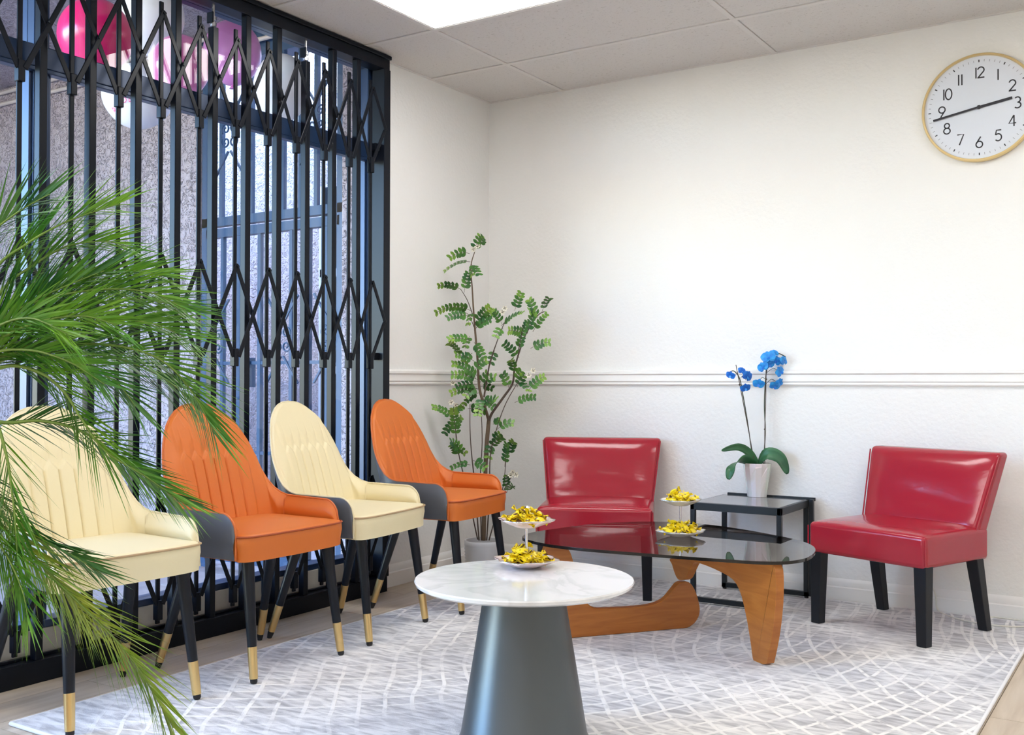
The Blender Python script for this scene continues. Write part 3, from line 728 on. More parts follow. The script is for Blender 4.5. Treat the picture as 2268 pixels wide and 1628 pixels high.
for p in gp:
    d = (p-cg).normalized()*.0015
    vs += [p+d-Vector((0, 0, .0008)), p+d-Vector((0, 0, .0115)), p-d-Vector((0, 0, .0115)), p-d-Vector((0, 0, .0008))]
eg.add(vs, [(4*i+k, 4*((i+1) % ng)+k, 4*((i+1) % ng)+(k+1) % 4, 4*i+(k+1) % 4) for i in range(ng) for k in range(4)])
eo = nb(eg, 'glass_edge', 'edge', smooth=40); eo.parent = gt_
B0 = onz(1695, 1470, .012); PV = onz(1512, 1390, .012)
nB = Vector((-(B0-PV).y, (B0-PV).x, 0)).normalized(); 
A0 = onz(1270, 1411, .012); nA = Vector((-(PV-A0).y, (PV-A0).x, 0)).normalized()
zt_ = GT-.013
def piece(px, P, n, name):
    pts = [onplane(a, b_, P, n) for a, b_ in px]; pts = catmull(pts, 4, True)
    for p in pts: p.z = max(RZ+.0006, min(zt_, p.z))
    return nb(MB().prism(pts, n*.034), name, 'wood', smooth=50, bevel=.004)
legB = [(1493,1236),(1496,1250),(1503,1272),(1510,1283),(1519,1284),(1527,1279),(1537,1258),(1545,1246),(1560,1248),(1595,1262),(1630,1282),(1648,1312),(1660,1360),(1669,1410),(1677,1466),(1684,1470),(1703,1470),(1708,1462),(1720,1400),(1727,1330),(1727,1270),(1722,1252),(1712,1243),(1620,1240),(1540,1236)]
piece(legB, PV+(PV-B0)*0, nB, 'upper_leg')
legA = [(1518,1287),(1530,1296),(1540,1318),(1546,1345),(1543,1365),(1530,1382),(1508,1391),(1440,1397),(1360,1403),(1270,1411),(1215,1416),(1188,1408),(1178,1380),(1180,1330),(1190,1270),(1204,1216),(1212,1206),(1235,1206),(1256,1216),(1266,1240),(1278,1285),(1292,1326),(1312,1344),(1345,1346),(1400,1343),(1440,1338),(1468,1326),(1486,1306),(1500,1290)]
piece(legA, PV, nA, 'lower_leg')

# ------------------------------------------------------------------ round pedestal table
MT = .473; mc = onz(1161, 1281, MT)
t = thing('pedestal_table', 'round white marble table on a slate grey cone pedestal', 'table', (mc.x, mc.y, RZ+.0006))
R_ = .318; mt = MT-RZ
MB().lathe([(R_-.012, mt-.018), (R_-.003, mt-.012), (R_, mt-.004), (R_-.002, mt), (1e-4, mt)], 96).build('marble_top', 'marble', t, smooth=35)
MB().lathe([(.186, 0), (.188, .006), (.184, .012), (.114, mt-.022), (.114, mt-.018)], 72).build('cone_pedestal', 'cone', t, smooth=35)

# ------------------------------------------------------------------ two-tier stands and wrapped candies
def scallop(R, z0, dz):
    def rm(a, i): return 1+[0, .0, .035, .055, .06, .055, .02, 0][min(i, 7)]*math.cos(8*a)*.8 + [0, 0, .02, .05, .06, .05, .02, 0][min(i, 7)]*math.cos(4*a+.5)
    prof = [(R*.40, z0), (R*.46, z0+.002), (R*.80, z0+dz*.62), (R, z0+dz), (R*1.0, z0+dz+.003), (R*.97, z0+dz+.003), (R*.74, z0+dz*.62+.003), (R*.40, z0+.006), (1e-4, z0+.006)]
    rim = [Vector(((R*rm(2*PI*k/96, 4))*math.cos(2*PI*k/96), (R*rm(2*PI*k/96, 4))*math.sin(2*PI*k/96), z0+dz+.003)) for k in range(96)]
    return MB().lathe(prof, 96, rm=lambda a, i: rm(a, i)), MB().tube(rim, .0016, 6, closed=True)
def candy_mesh(seed):
    rnd = random.Random(seed); m = MB(); n = 8
    prof = [(-.029, .0), (-.0165, 2), (-.0130, 3), (-.005, 4), (.005, 4), (.0130, 3), (.0165, 2), (.029, 0)]
    vs = []
    for x, k in prof:
        for j in range(n):
            a = 2*PI*(j+.5)/n; z = math.sin(a); y = math.cos(a)
            if k == 4: P = (x, y*.0165, z*.0085)
            elif k == 3: P = (x, y*.0150, z*.0058)
            elif k == 2: P = (x, y*.0075, z*.0030)
            else: P = (x+rnd.uniform(-.005, .005), y*.0185, z*.0030+.006*math.sin(3*a+seed))
            vs.append(P)
    fs = [(i*n+j, i*n+(j+1) % n, (i+1)*n+(j+1) % n, (i+1)*n+j) for i in range(len(prof)-1) for j in range(n)]
    return m.add(vs, fs).mesh('candy', 'candy')
CAND = [candy_mesh(s) for s in range(4)]
def heap(C, R, n, lab, grp, seed, hole=.012):
    rnd = random.Random(seed); done = []
    for k in range(n):
        best = None
        for q_ in range(60):
            r = hole+(R-hole)*math.sqrt(rnd.random()); a = rnd.random()*2*PI
            layer = 0 if k < n*.55 else (1 if k < n*.88 else 2)
            r *= (1, .80, .52)[layer]; r = max(r, hole+.010)
            p = Vector((r*math.cos(a), r*math.sin(a), .013+.016*layer+.20*max(0, r-.030)))
            dmin = min([((p-d_).length) for d_ in done] or [1])
            if best is None or dmin > best[0]: best = (dmin, p)
        p = best[1]; done.append(p)
        o = inst(CAND[k % 4], 'wrapped_candy', None, C+p, (rnd.uniform(-.25, .45) if layer == 0 else rnd.uniform(-.9, .9), (rnd.uniform(-.40, .0) if layer == 0 else rnd.uniform(-.75, .75)), a+rnd.uniform(-1.1, 1.1)), (1.0,)*3)
        tag(o, lab, 'candy', grp)
def stand(C, label, pm, zu, rl, ru, finial, where_, ang, seed):
    t = thing('two_tier_stand', label, 'serving stand', C, ang)
    for nm, R, z0 in (('lower_plate', rl, 0.), ('upper_plate', ru, zu)):
        a, b_ = scallop(R, z0, .022); p = a.build(nm, pm, t, smooth=50); b_.build('plate_rim', 'silver', p, smooth=60)
    MB().tube([(0, 0, .004), (0, 0, zu+.045)], .0045, 10).build('rod', 'chrome', t, smooth=60)
    MB().lathe([(.009, .005), (.009, .010), (.004, .014)], 12).build('nut', 'chrome', t)
    if finial: MB().lathe([(1e-4, zu+.042), (.008, zu+.044), (.0115, zu+.051), (.0115, zu+.058), (.007, zu+.065), (1e-4, zu+.067)], 9, rm=lambda a, i: 1+.12*math.cos(4*a)).build('finial', 'chrome', t)
    for nm, R, z0, n in (('lower', rl, 0., 17), ('upper', ru, zu, 14)):
        heap(C+Vector((0, 0, z0+.008)), R*.62, n, 'yellow wrapped candy heaped on the %s plate of the stand on the %s' % (nm, where_), 'candies on the %s plate, %s' % (nm, where_), seed); seed += 3
c1 = onz(1166, 1256, MT); stand(Vector((c1.x, c1.y, MT+.001)), 'two-tier stand of blush scalloped plates on the white marble table', 'plate', .122, .094, .082, True, 'marble table', .3, 11)
c2 = onz(1507, 1188, GT); stand(Vector((c2.x, c2.y, GT+.001)), 'two-tier stand of cream scalloped plates on the glass coffee table', 'plate2', .128, .098, .082, False, 'glass table', .8, 31)

# ------------------------------------------------------------------ wall clock
cc = ony(2168, 237, -.03); CR = .240
t = thing('wall_clock', 'round wall clock with a white face and thin brass rim', 'clock', (cc.x, 0, cc.z))
def cl(mb, name, m, parent=t, **k): return mb.build(name, m, parent, **k)
def ylathe(prof, n=96):                                            # profile of (radius, distance out of the wall)
    m = MB().lathe(prof, n); m.v = [Vector((p.x, -p.z, p.y)) for p in m.v]; return m
cl(ylathe([(CR-.006, .001), (CR, .004), (CR, .030), (CR-.003, .036), (CR-.009, .036), (CR-.011, .031), (CR-.011, .020)]), 'rim', 'brass', smooth=40)
cl(ylathe([(1e-4, .018), (CR-.009, .018), (CR-.009, .022), (1e-4, .022)]), 'face', 'clockface', smooth=40)
YF2 = -.0228
def ribbon(mb, pts, wd, y=YF2, closed=False):
    P = [Vector((a, 0, b_)) for a, b_ in pts]; n = len(P); vs = []; fs = []
    for i in range(n):
        tt = (P[(i+1) % n]-P[i-1]) if closed else (P[min(i+1, n-1)]-P[max(i-1, 0)]); tt.normalize(); nn = Vector((-tt.z, 0, tt.x))*wd/2
        vs += [P[i]+nn+Vector((0, y, 0)), P[i]-nn+Vector((0, y, 0)), P[i]+nn+Vector((0, y+.0007, 0)), P[i]-nn+Vector((0, y+.0007, 0))]
    for i in range(n if closed else n-1):
        j = (i+1) % n
        fs += [(4*i, 4*j, 4*j+1, 4*i+1), (4*i, 4*i+2, 4*j+2, 4*j), (4*i+1, 4*j+1, 4*j+3, 4*i+3)]
    if not closed: fs += [(0, 1, 3, 2), (4*n-4, 4*n-2, 4*n-1, 4*n-3)]
    mb.add(vs, fs)
def arc(cx, cy, rx, ry, a0, a1, n=16): return [(cx+rx*math.cos(math.radians(a0+(a1-a0)*k/n)), cy+ry*math.sin(math.radians(a0+(a1-a0)*k/n))) for k in range(n+1)]
DIG = {  # strokes in a 0.6 x 1 box centred at 0
 '0': [('c', arc(0, 0, .28, .5, 0, 360, 32)[:-1])], '1': [('o', [(0, .5), (0, -.5)])],
 '2': [('o', arc(0, .22, .27, .28, 165, -25, 14) + [(-.27, -.5)]), ('o', [(-.29, -.47), (.30, -.47)])],
 '3': [('o', arc(-.02, .25, .24, .25, 140, -90, 14)), ('o', arc(-.02, -.24, .28, .26, 90, -140, 14))],
 '4': [('o', [(.12, .5), (-.30, -.22), (.30, -.22)]), ('o', [(.12, .5), (.12, -.5)])],
 '5': [('o', [(.24, .48), (-.16, .48), (-.24, .05)] + arc(-.02, -.18, .28, .32, 130, -140, 16))],
 '6': [('c', arc(0, -.21, .28, .29, 0, 360, 24)[:-1]), ('o', [(.12, .5), (-.25, -.10)])],
 '7': [('o', [(-.28, .47), (.28, .47), (-.10, -.5)])],
 '8': [('c', arc(0, .26, .22, .23, 0, 360, 22)[:-1]), ('c', arc(0, -.23, .28, .27, 0, 360, 24)[:-1])],
 '9': [('c', arc(0, .21, .28, .29, 0, 360, 24)[:-1]), ('o', [(.25, .10), (-.12, -.5)])]}
for h in range(1, 13):
    a = PI/2-h*PI/6; rr = CR*.645; s_ = CR*.20; m = MB(); tx = str(h)
    offs = {1: [0], 2: [-.20, .20]}[len(tx)]
    if tx == '11': offs = [-.14, .14]
    if tx in ('10', '12'): offs = [-.26, .16]
    for ch, of in zip(tx, offs):
        for kd, st_ in DIG[ch]:
            ribbon(m, [(math.cos(a)*rr+(x+of)*s_, math.sin(a)*rr+y*s_) for x, y in st_], .0055, closed=(kd == 'c'))
    cl(m, 'numeral', 'ink')
for k in range(60):
    a = 2*PI*k/60; big = k % 5 == 0; m = MB(); r0, r1 = CR*(.84 if big else .845), CR*.885
    ribbon(m, [(math.cos(a)*r0, math.sin(a)*r0), (math.cos(a)*r1, math.sin(a)*r1)], .0045 if big else .0018); cl(m, 'minute_mark', 'ink' if big else 'tick')
def hand(px, py, wd, y):
    q = ony(px, py, y); m = MB(); d = Vector((q.x-cc.x, 0, q.z-cc.z)); b_ = -d*.06
    m.bar(Vector((0, y, 0))+b_, Vector((0, y, 0))+d, wd, .0015, (0, 1, 0)); return cl(m, 'hand', 'ink')
hand(2242, 216, .0115, -.027); hand(2067, 268, .0090, -.030)
m = ylathe([(1e-4, .024), (.009, .024), (.009, .033), (1e-4, .034)], 6); cl(m, 'hub', 'ink')
# ------------------------------------------------------------------ plants
def mesh2(name, mats, chunks, smooth=True):
    """one mesh from several (MB, material index) chunks"""
    v = []; f = []; mi = []
    for mb, k in chunks:
        o = len(v); v += [tuple(p) for p in mb.v]; f += [tuple(i+o for i in q) for q in mb.f]; mi += [k]*len(mb.f)
    me = bpy.data.meshes.new(name); me.from_pydata(v, [], f); me.update()
    for m in mats: me.materials.append(W[m])
    for p, k in zip(me.polygons, mi): p.material_index = k; p.use_smooth = smooth
    return me
def blade(mb, base, d, wdir, L, w, curl=Vector((0,0,0)), n=4, shape=None):
    """a leaf strip with a folded midrib: base, direction, width direction"""
    d = d.normalized(); wdir = (wdir - d*wdir.dot(d)).normalized(); nn = d.cross(wdir)
    vs = []; fs = []
    for i in range(n+1):
        t = i/n; k = shape(t) if shape else math.sin(PI*min(1, .15+.85*t))**.7*(1-t**6)
        c = base + d*L*t + curl*L*t*t
        vs += [c - wdir*w/2*k + nn*w*.10*k, c, c + wdir*w/2*k + nn*w*.10*k]
    for i in range(n):
        a = 3*i; fs += [(a, a+1, a+4, a+3), (a+1, a+2, a+5, a+4)]
    mb.add(vs, fs)
rnd = random.Random(21)
# corner plant --------------------------------------------------------
def dwall(px, py):
    d = ray(px, py); return min([-CAM.x/d.x if d.x < 0 else 99, -CAM.y/d.y if d.y > 0 else 99])
def plant(px, py, back=.0): return dep(px, py, min(5.52, dwall(px, py)-.075) - back)
pc = plant(1071, 1193); pot = Vector((pc.x, pc.y, 0))
cp = thing('potted_corner_plant', 'tall leafy plant with small white flowers in a ribbed grey pot in the corner', 'plant', pot)
prof = [(.070, 0), (.086, .004)]
for k in range(9):
    z = .012+k*.0165; prof += [(.090+.010*z/.16, z), (.0945+.010*z/.16, z+.008)]
prof += [(.1005, .165), (.1035, .172), (.1035, .194), (.101, .198), (.096, .197), (.094, .165), (1e-4, .163)]
pt = MB().lathe(prof, 48).build('pot', 'potgrey', cp, smooth=60)
MB().lathe([(.094, .168), (.05, .172), (1e-4, .175)], 24).build('soil', 'soil', pt, smooth=60)
def stem(px, r0, r1, m, name='stem', back=.0, par=cp, org=None, n=5):
    org = pot if org is None else org
    P = catmull([plant(a, b_, back) for a, b_ in px], n); k = len(P)
    return MB().tube([p-org for p in P], [r0+(r1-r0)*i/(k-1) for i in range(k)], 7).build(name, m, par, smooth=60)
stem([(1071,1197),(1073,1120),(1077,1000),(1081,950),(1083,928)], .0125, .0105, 'bark', 'trunk')
stem([(1083,932),(1075,905),(1062,860),(1058,800),(1053,740),(1049,690),(1046,640),(1043,590),(1052,556)], .009, .0022, 'bark', 'branch')
stem([(1083,932),(1090,915),(1115,880),(1135,850),(1140,815),(1150,780),(1165,740),(1190,700),(1206,690)], .008, .002, 'twig', 'branch', .02)
stem([(1072,880),(1080,830),(1086,800),(1096,770),(1115,720),(1130,700)], .005, .0015, 'twig', 'branch', .03)
stem([(1066,1197),(1064,1060),(1068,980),(1066,915)], .0035, .002, 'twig', back=.02)
stem([(1061,1197),(1050,1060),(1044,1000),(1041,950),(1041,895)], .004, .002, 'twig', back=.03)
stem([(1058,1195),(1032,1075),(1017,1010),(1010,960),(1003,915)], .0035, .002, 'twig')
stem([(1078,1197),(1084,1100),(1086,1010),(1100,950),(1122,890),(1158,830)], .004, .0018, 'twig', back=.05)
stem([(1083,1197),(1108,1105),(1117,1060),(1121,1000)], .0035, .0015, 'twig', back=.06); stem([(1110,1098),(1124,1070),(1137,1052)], .0025, .0015, 'twig', 'twig', .06)
stem([(1048,700),(1035,665),(1020,640)], .0025, .0015, 'twig', 'twig'); stem([(1050,725),(1040,700),(1030,692)], .002, .0012, 'twig', 'twig'); stem([(1145,800),(1150,770),(1156,735),(1160,720)], .0025, .0012, 'twig', 'twig', .03)
SPR = [(1050,560,1064,522),(1064,545,1070,525),(1040,562,994,572),(1042,580,983,602),(1044,586,1062,610),(1043,588,1047,612),(1022,642,970,634),(1028,648,1038,604),(1046,690,964,694),(1046,692,1036,722),(1040,700,990,705),
 (1052,715,1086,680),(1050,732,1096,690),(1055,725,1088,708),(1042,755,993,752),(1022,792,993,760),(1050,758,1072,795),(1040,745,1030,772),(1110,722,1158,692),(1112,718,1095,690),(1114,728,1096,748),(1140,688,1155,648),(1146,780,1168,712),(1160,738,1126,732),
 (1185,698,1172,664),(1200,692,1216,660),(1192,705,1172,690),(1175,772,1218,758),(1150,792,1116,760),(1168,740,1186,690),(1180,735,1212,695),(1096,776,1086,808),(1056,832,1002,806),(1060,842,1000,830),(1056,852,1008,856),(1050,800,1008,786),(1060,862,998,872),
 (1065,856,1092,862),(1072,850,1098,836),(1060,870,1022,905),(1068,882,1094,903),(1076,902,1100,884),(1066,880,1058,922),(1036,905,1076,912),(1050,822,1078,798),(1046,782,1028,804),(1055,840,1030,815),(1058,860,1030,880),(1062,850,1080,825),(1128,862,1113,828),(1145,858,1160,832),
 (1170,866,1206,834),(1140,892,1186,880),(1140,832,1130,798),(1150,850,1172,868),(1142,845,1155,822),(1003,926,958,902),(1004,918,1022,903),(1006,936,984,962),(1010,975,1004,905),(1008,955,1022,925),(1022,1005,998,978),(1012,990,1032,1006),(1018,1012,1000,985),(1042,1030,998,1038),
 (1048,1020,1076,1038),(1100,952,1138,938),(1085,992,1114,968),(1088,985,1080,1018),(1092,975,1108,962),(1118,1034,1122,982),(1126,1012,1138,978),(1120,1084,1122,1052),(1122,1092,1136,1076),(1092,940,1105,930)]
for i, (x0, y0, x1, y1) in enumerate(SPR):
    bk = rnd.uniform(0, .10); a = plant(x0, y0, bk*.6)-pot; b_ = plant(x1, y1, bk+rnd.uniform(-.03, .05))-pot
    T = b_-a; L = T.length; arch = Vector((0, 0, rnd.uniform(.04, .16)*L)); tone = (CAM-pot).normalized()
    P = [a+T*t+arch*4*t*(1-t) for t in [k/8 for k in range(9)]]
    g1, g2, st_ = MB(), MB(), MB(); st_.tube(P, [.0012]*9, 4)
    n = max(3, int(L/.0205)); roll = rnd.uniform(-1.0, 1.0)
    for k in range(n):
        t = .12+.88*(k+.5)/n; c = a+T*t+arch*4*t*(1-t); tg = (T+arch*4*(1-2*t)).normalized(); sd_ = tg.cross(tone).normalized(); sd_ = (Matrix.Rotation(roll, 3, tg) @ sd_)
        for s in (-1, 1):
            d = (sd_*s + tg*rnd.uniform(.35, .6)).normalized(); ll = rnd.uniform(.030, .037)*(1-.25*t)
            blade(g2 if t > .70 and i % 3 != 1 else g1, c, d, tg, ll, ll*.64, shape=lambda q: math.sin(PI*min(1, .06+.94*q))**.55 if q < .99 else .15)
    inst(mesh2('leaf_spray', ['leaf', 'leaf2', 'twig'], [(g1, 0), (g2, 1), (st_, 2)]), 'leaf_spray', cp)
fm_ = MB(); fp = MB()
for k in range(6):
    a = 2*PI*k/6; blade(fm_, Vector((0,0,0)), Vector((math.cos(a), math.sin(a), .45)), Vector((-math.sin(a), math.cos(a), 0)), .020, .011)
for k in range(4): a = 2*PI*k/4+.4; fp.tube([(0,0,0), (.008*math.cos(a), .008*math.sin(a), .016)], [.0008, .0016], 5)
flm = mesh2('blossom', ['petal', 'pistil'], [(fm_, 0), (fp, 1)])
for px, py in ((1048,552),(1058,548),(1118,684),(1112,692),(1180,822),(1172,832),(1004,850),(1000,892),(1008,898),(1136,1046),(1143,1052),(1130,1054)):
    p = plant(px, py, .10)-pot; v = (CAM-pot-p).normalized()+Vector((rnd.uniform(-.5,.5), rnd.uniform(-.5,.5), rnd.uniform(-.3,.6)))
    inst(flm, 'blossom', cp, mtx=Matrix.Translation(p) @ v.to_track_quat('Z', 'Y').to_matrix().to_4x4())

# orchid ---------------------------------------------------------------
ob = onz(1677, 1100, ST.z); ob = Vector((ob.x, ob.y, ST.z+.001)); DO = (ob-CAM).dot(FW)
oc = thing('potted_orchid', 'blue orchid with two tall stems in a pearly faceted pot on the side table', 'plant', ob)
def op(px, py, back=0.): return dep(px, py, DO-back)-ob
N = 7; ph = .164; rings = [(.047, 0, 0), (.0475, .004, 0), (.061, ph*.62, 0), (.067, ph*.90, .5), (.0685, ph, .5), (.063, ph, .5), (.060, ph*.86, .5)]
vs = []; fs = []
for r, z, of in rings:
    for k in range(N*2):
        a = PI*k/N; zz = z; rr = r
        if abs(z-ph*.62) < 1e-6:
            zz, rr = (ph*.86, .0690) if k % 2 else (ph*.58, .0585)
        vs.append((rr*math.cos(a), rr*math.sin(a), zz))
for i in range(len(rings)-1):
    for k in range(N*2): q = (i*2*N+k, i*2*N+(k+1) % (2*N), (i+1)*2*N+(k+1) % (2*N), (i+1)*2*N+k); fs += [(q[0], q[1], q[2]), (q[0], q[2], q[3])]
fs.append(tuple(range(2*N-1, -1, -1)))
opot = MB().add(vs, fs).build('pot', 'pearl', oc)
MB().lathe([(.0605, ph*.88), (1e-4, ph*.93)], 18).build('moss', 'soil', opot)
def ostem(px, r, name='flower_stem', m='ostem', back=0.):
    P = catmull([op(a, b_, back) for a, b_ in px], 6); return MB().tube(P, r, 7).build(name, m, oc, smooth=60)
ostem([(1690,1030),(1695,960),(1693,900),(1695,850),(1699,815),(1708,795),(1722,783),(1740,790)], .0026); ostem([(1694,1030),(1694,950),(1696,880),(1697,804)], .0022, 'stake', 'twig', .006)
ostem([(1670,1030),(1665,1000),(1655,930),(1645,872),(1638,838),(1626,822),(1616,824)], .0024); ostem([(1672,1030),(1660,965),(1643,875),(1630,808)], .0020, 'stake', 'twig', .006)
for px, py in ((1694,951),(1697,840),(1638,852)): p = op(px, py, .003); MB().lathe([(.004, p.z-.004), (.005, p.z), (.004, p.z+.004)], 8, (p.x, p.y, 0)).build('clip', 'twig', oc)
for a, b_ in (((1697,842),(1680,846)),((1697,850),(1720,846)),((1699,825),(1726,822)),((1640,838),(1652,842))):
    MB().tube(catmull([op(*a), op((a[0]+b_[0])/2, min(a[1], b_[1])-6), op(*b_)], 4), .0012, 5).build('pedicel', 'ostem', oc)
def oleaf(px, wd, wv, name='leaf'):
    P = catmull([op(a, b_, k) for a, b_, k in px], 6); n = len(P); vs = []; fs = []
    for i, p in enumerate(P):
        t = i/(n-1); tg = (P[min(i+1, n-1)]-P[max(i-1, 0)]).normalized(); wq = (Vector(wv)-tg*Vector(wv).dot(tg)).normalized(); nn = tg.cross(wq)
        k = (math.sin(PI*(.10+.88*t))**.6)*wd/2
        for j in range(5):
            s = j/2-1; vs.append(p+wq*k*s+nn*k*.28*s*s*(1 if nn.z > 0 else -1))
    for i in range(n-1):
        for j in range(4): fs.append((i*5+j, (i+1)*5+j, (i+1)*5+j+1, i*5+j+1))
    o = MB().add(vs, fs).build(name, 'oleaf', oc, smooth=180); so = o.modifiers.new('thick', 'SOLIDIFY'); so.thickness = .0022; return o
oleaf([(1678,1030,0),(1660,1004,.01),(1634,990,.03),(1598,998,.05)], .040, (.3, .4, .75)); oleaf([(1673,1030,.01),(1645,1018,.05),(1622,1035,.09),(1613,1062,.10)], .058, (.75, .2, .6))
oleaf([(1682,1030,.01),(1700,1006,.03),(1728,1015,.06),(1744,1050,.08)], .062, (.2, .3, 1)); oleaf([(1676,1030,-.01),(1668,1016,-.02),(1652,1010,-.05)], .03, (.4, .2, .8))
fl = MB(); lip = MB()
for a, L, wd in ((90, .030, .026), (210, .029, .024), (330, .029, .024), (20, .034, .040), (160, .034, .040)):
    a = math.radians(a); blade(fl, Vector((0,0,0)), Vector((math.cos(a), math.sin(a), .12)), Vector((-math.sin(a), math.cos(a), 0)), L, wd, Vector((0,0,-.25)), 5, lambda t: math.sin(PI*min(1, .06+.94*t))**.5 if t < .99 else .2)
blade(lip, Vector((0,0,.002)), Vector((0,-.7,.7)), Vector((1,0,0)), .017, .014)
om = mesh2('flower', ['blue', 'blue2'], [(fl, 0), (lip, 1)]); om2 = mesh2('flower', ['blue2', 'blue'], [(fl, 0), (lip, 1)])
for k, (px, py, s, dx, dz, dark) in enumerate(((1618,832,.72,-.9,-.5,1),(1643,822,.62,.3,.2,1),(1655,834,.9,.5,-.3,1),(1651,860,.78,.2,-.5,1),(1680,851,.85,-.2,-.4,0),(1716,855,.85,.2,-.7,0),(1727,848,.75,.6,-.3,0),(1728,824,.9,.7,.1,0),(1702,792,1.05,-.2,.3,0),(1714,784,.8,.1,.7,0),(1690,814,.85,-.7,-.2,0),(1736,800,.85,.9,.1,0),(1718,800,.85,.1,0,0),(1704,808,.8,.2,-.4,0))):
    p = op(px, py, .012+.012*(k % 3)); v = -FW*1. + RT*dx + Vector((0, 0, dz))
    mt_ = Matrix.Translation(p) @ v.to_track_quat('Z', 'Y').to_matrix().to_4x4() @ Matrix.Rotation(rnd.uniform(-.5, .5), 4, 'Z') @ Matrix.Scale(s*1.08, 4)
    inst(om2 if dark else om, 'flower', oc, mtx=mt_)

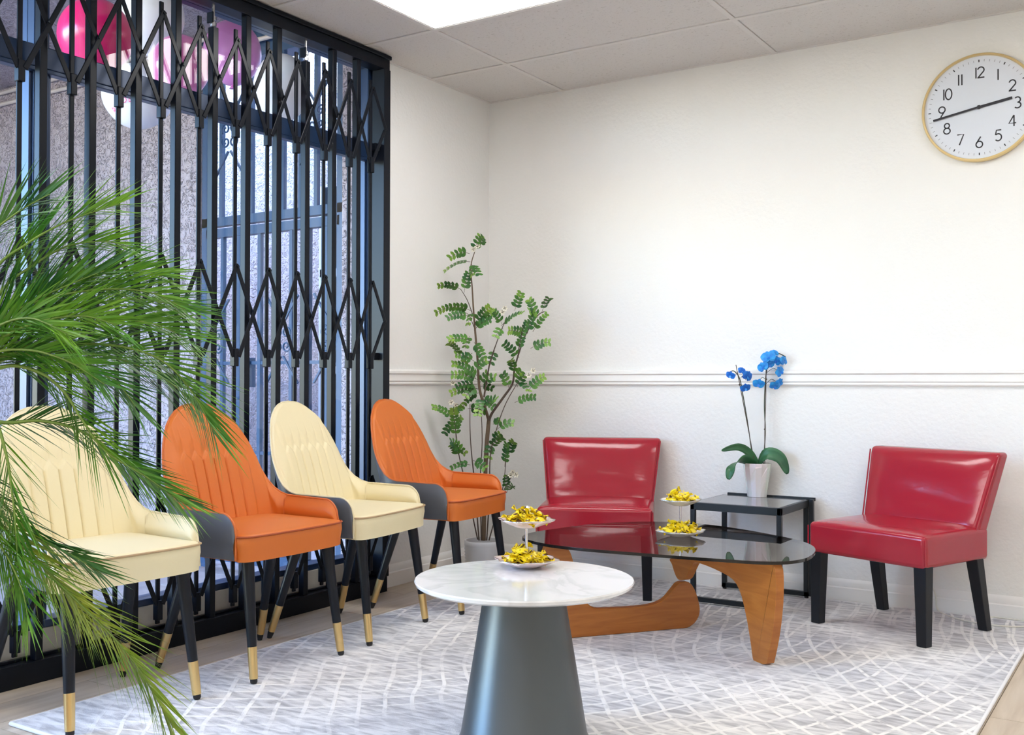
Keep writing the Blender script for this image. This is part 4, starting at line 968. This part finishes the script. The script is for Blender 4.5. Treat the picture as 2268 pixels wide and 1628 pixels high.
# palm -----------------------------------------------------------------
PD = 2.36; cr = dep(-118, 930, PD); pb = dep(-330, 930, PD); pb.z = 0
pl = thing('potted_palm', 'feathery green palm with long drooping fronds beside the cream chair', 'plant', pb)
ppot = MB().lathe([(.11, 0), (.125, .01), (.155, .26), (.165, .265), (.165, .29), (.150, .29), (.145, .24), (1e-4, .235)], 36).build('pot', 'potgrey', pl, smooth=50)
MB().lathe([(.148, .245), (1e-4, .262)], 24).build('soil', 'soil', ppot)
ct = cr-pb
MB().tube([(0, 0, .24), ct*.25+Vector((0, 0, .25)), ct*.62+Vector((0, 0, .14)), ct], [.032, .028, .030, .036], 10).build('trunk', 'bark', pl, smooth=60)
FR = [ # path px..., depth shift at tip, leaflet length, material, start t
 ([(-95,800),(-20,610),(60,540),(150,490),(262,452)], .10, .17, 'palm', .25),
 ([(-100,800),(-60,600),(-20,520),(40,470),(110,430)], -.08, .17, 'palm2', .30),
 ([(-95,820),(0,650),(70,590),(150,545),(235,535),(285,548)], .16, .15, 'palm', .25),
 ([(-100,840),(20,700),(130,655),(250,640),(340,650),(400,680)], .06, .18, 'palm', .22),
 ([(-105,850),(20,735),(140,690),(260,665),(350,668),(425,690)], .22, .18, 'palm2', .22),
 ([(-108,870),(20,780),(140,762),(270,768),(360,800),(425,868),(476,962)], .12, .19, 'palm', .18),
 ([(-108,880),(10,795),(150,780),(280,800),(380,850),(440,910)], .28, .17, 'palm2', .25),
 ([(-112,890),(0,815),(80,822),(140,866),(185,935),(235,1000),(330,1060),(414,1120)], -.02, .15, 'palm', .25),
 ([(-112,900),(0,935),(90,932),(180,955),(270,1015),(350,1078),(408,1112)], .06, .14, 'palm2', .22),
 ([(-112,905),(-20,925),(12,1000),(28,1100),(36,1190),(40,1265)], -.05, .15, 'palm', .25),
 ([(-112,930),(-40,1070),(40,1190),(110,1270),(180,1340),(245,1405),(300,1470),(345,1545),(384,1612)], .02, .17, 'palm3', .30),
 ([(-112,930),(-60,1080),(10,1170),(90,1250),(150,1320),(200,1390)], .14, .15, 'palm3', .30),
 ([(-112,925),(-40,1050),(20,1130),(80,1190),(160,1230),(225,1270)], .10, .15, 'palm2', .25),
 ([(-112,920),(-70,1060),(-30,1160),(20,1240),(50,1310),(62,1370)], -.10, .16, 'palm', .25),
 ([(-105,860),(-10,760),(80,715),(180,700),(260,720)], -.08, .17, 'palm', .15),
 ([(-108,880),(-30,790),(60,775),(150,800),(230,850)], -.10, .15, 'palm', .15),
 ([(-108,870),(-30,740),(50,680),(130,640),(230,600)], .02, .17, 'palm2', .2),
 ([(-110,880),(-60,770),(0,720),(70,705),(150,740)], -.14, .16, 'palm', .2),
 ([(-105,850),(10,690),(110,640),(210,610),(300,600),(360,612)], .18, .18, 'palm', .2),
 ([(-108,860),(10,750),(120,725),(240,710),(330,715),(410,745)], .10, .19, 'palm', .2),
 ([(-110,870),(0,790),(90,790),(190,810),(260,850),(300,900)], .02, .16, 'palm2', .2)]
for px, dd, L0, m, ts in FR:
    k = len(px)-1; P = catmull([dep(a, b_, PD+dd*(i/k)**1.3+.0*i)-pb for i, (a, b_) in enumerate(px)], 12); n = len(P)
    cum = [0.]
    for i in range(1, n): cum.append(cum[-1]+(P[i]-P[i-1]).length)
    tot = cum[-1]; stx = MB().tube(P, [.0055*(1-.8*cum[i]/tot) for i in range(n)], 6); bl = MB()
    s = tot*ts; i = 0; side = 1
    while s < tot*.995:
        while cum[i+1] < s: i += 1
        q = (s-cum[i])/(cum[i+1]-cum[i]); c = P[i].lerp(P[i+1], q); tg = (P[i+1]-P[i]).normalized(); t = s/tot
        sd_ = tg.cross(FW).normalized(); al = .62-.36*t+rnd.uniform(-.10, .10)
        LL = L0*(.55+.45*math.sin(PI*min(1, .18+.80*(t-ts)/(1-ts))))*rnd.uniform(.85, 1.12)
        for sgn in (-1, 1):
            d = tg*math.cos(al)+sd_*sgn*math.sin(al)+FW*rnd.uniform(-.22, .22)
            blade(bl, c, d, tg.cross(d)+FW*.25+Vector((0, 0, .2)), LL*1.12, .0062, Vector((0, 0, -rnd.uniform(.0, .12))), 4, lambda u: (.55+.45*math.sin(PI*min(1, u*1.5)))*(1-u**3)+.02)
        s += .0112
    f_ = mesh2('frond', [m, 'rachis'], [(bl, 0), (stx, 1)]); inst(f_, 'frond', pl)

# power cord -------------------------------------------------------------
def fz(px, py, z=RZ+.004): return onz(px, py, z)
P = [ony(2062, 1290, -.02), ony(2072, 1318, -.02), fz(2086, 1346), fz(2120, 1370), fz(2165, 1380), fz(2215, 1386), fz(2262, 1388), fz(2300, 1384), fz(2320, 1372), fz(2290, 1362), fz(2245, 1358), fz(2205, 1363), fz(2190, 1368)]
for p in P: p.y = min(p.y, -.022)
tag(MB().tube(catmull(P, 8), .0035, 6).build('power_cord', 'cord', smooth=60), 'thin white power cord looped on the rug behind the red chair', 'cord')
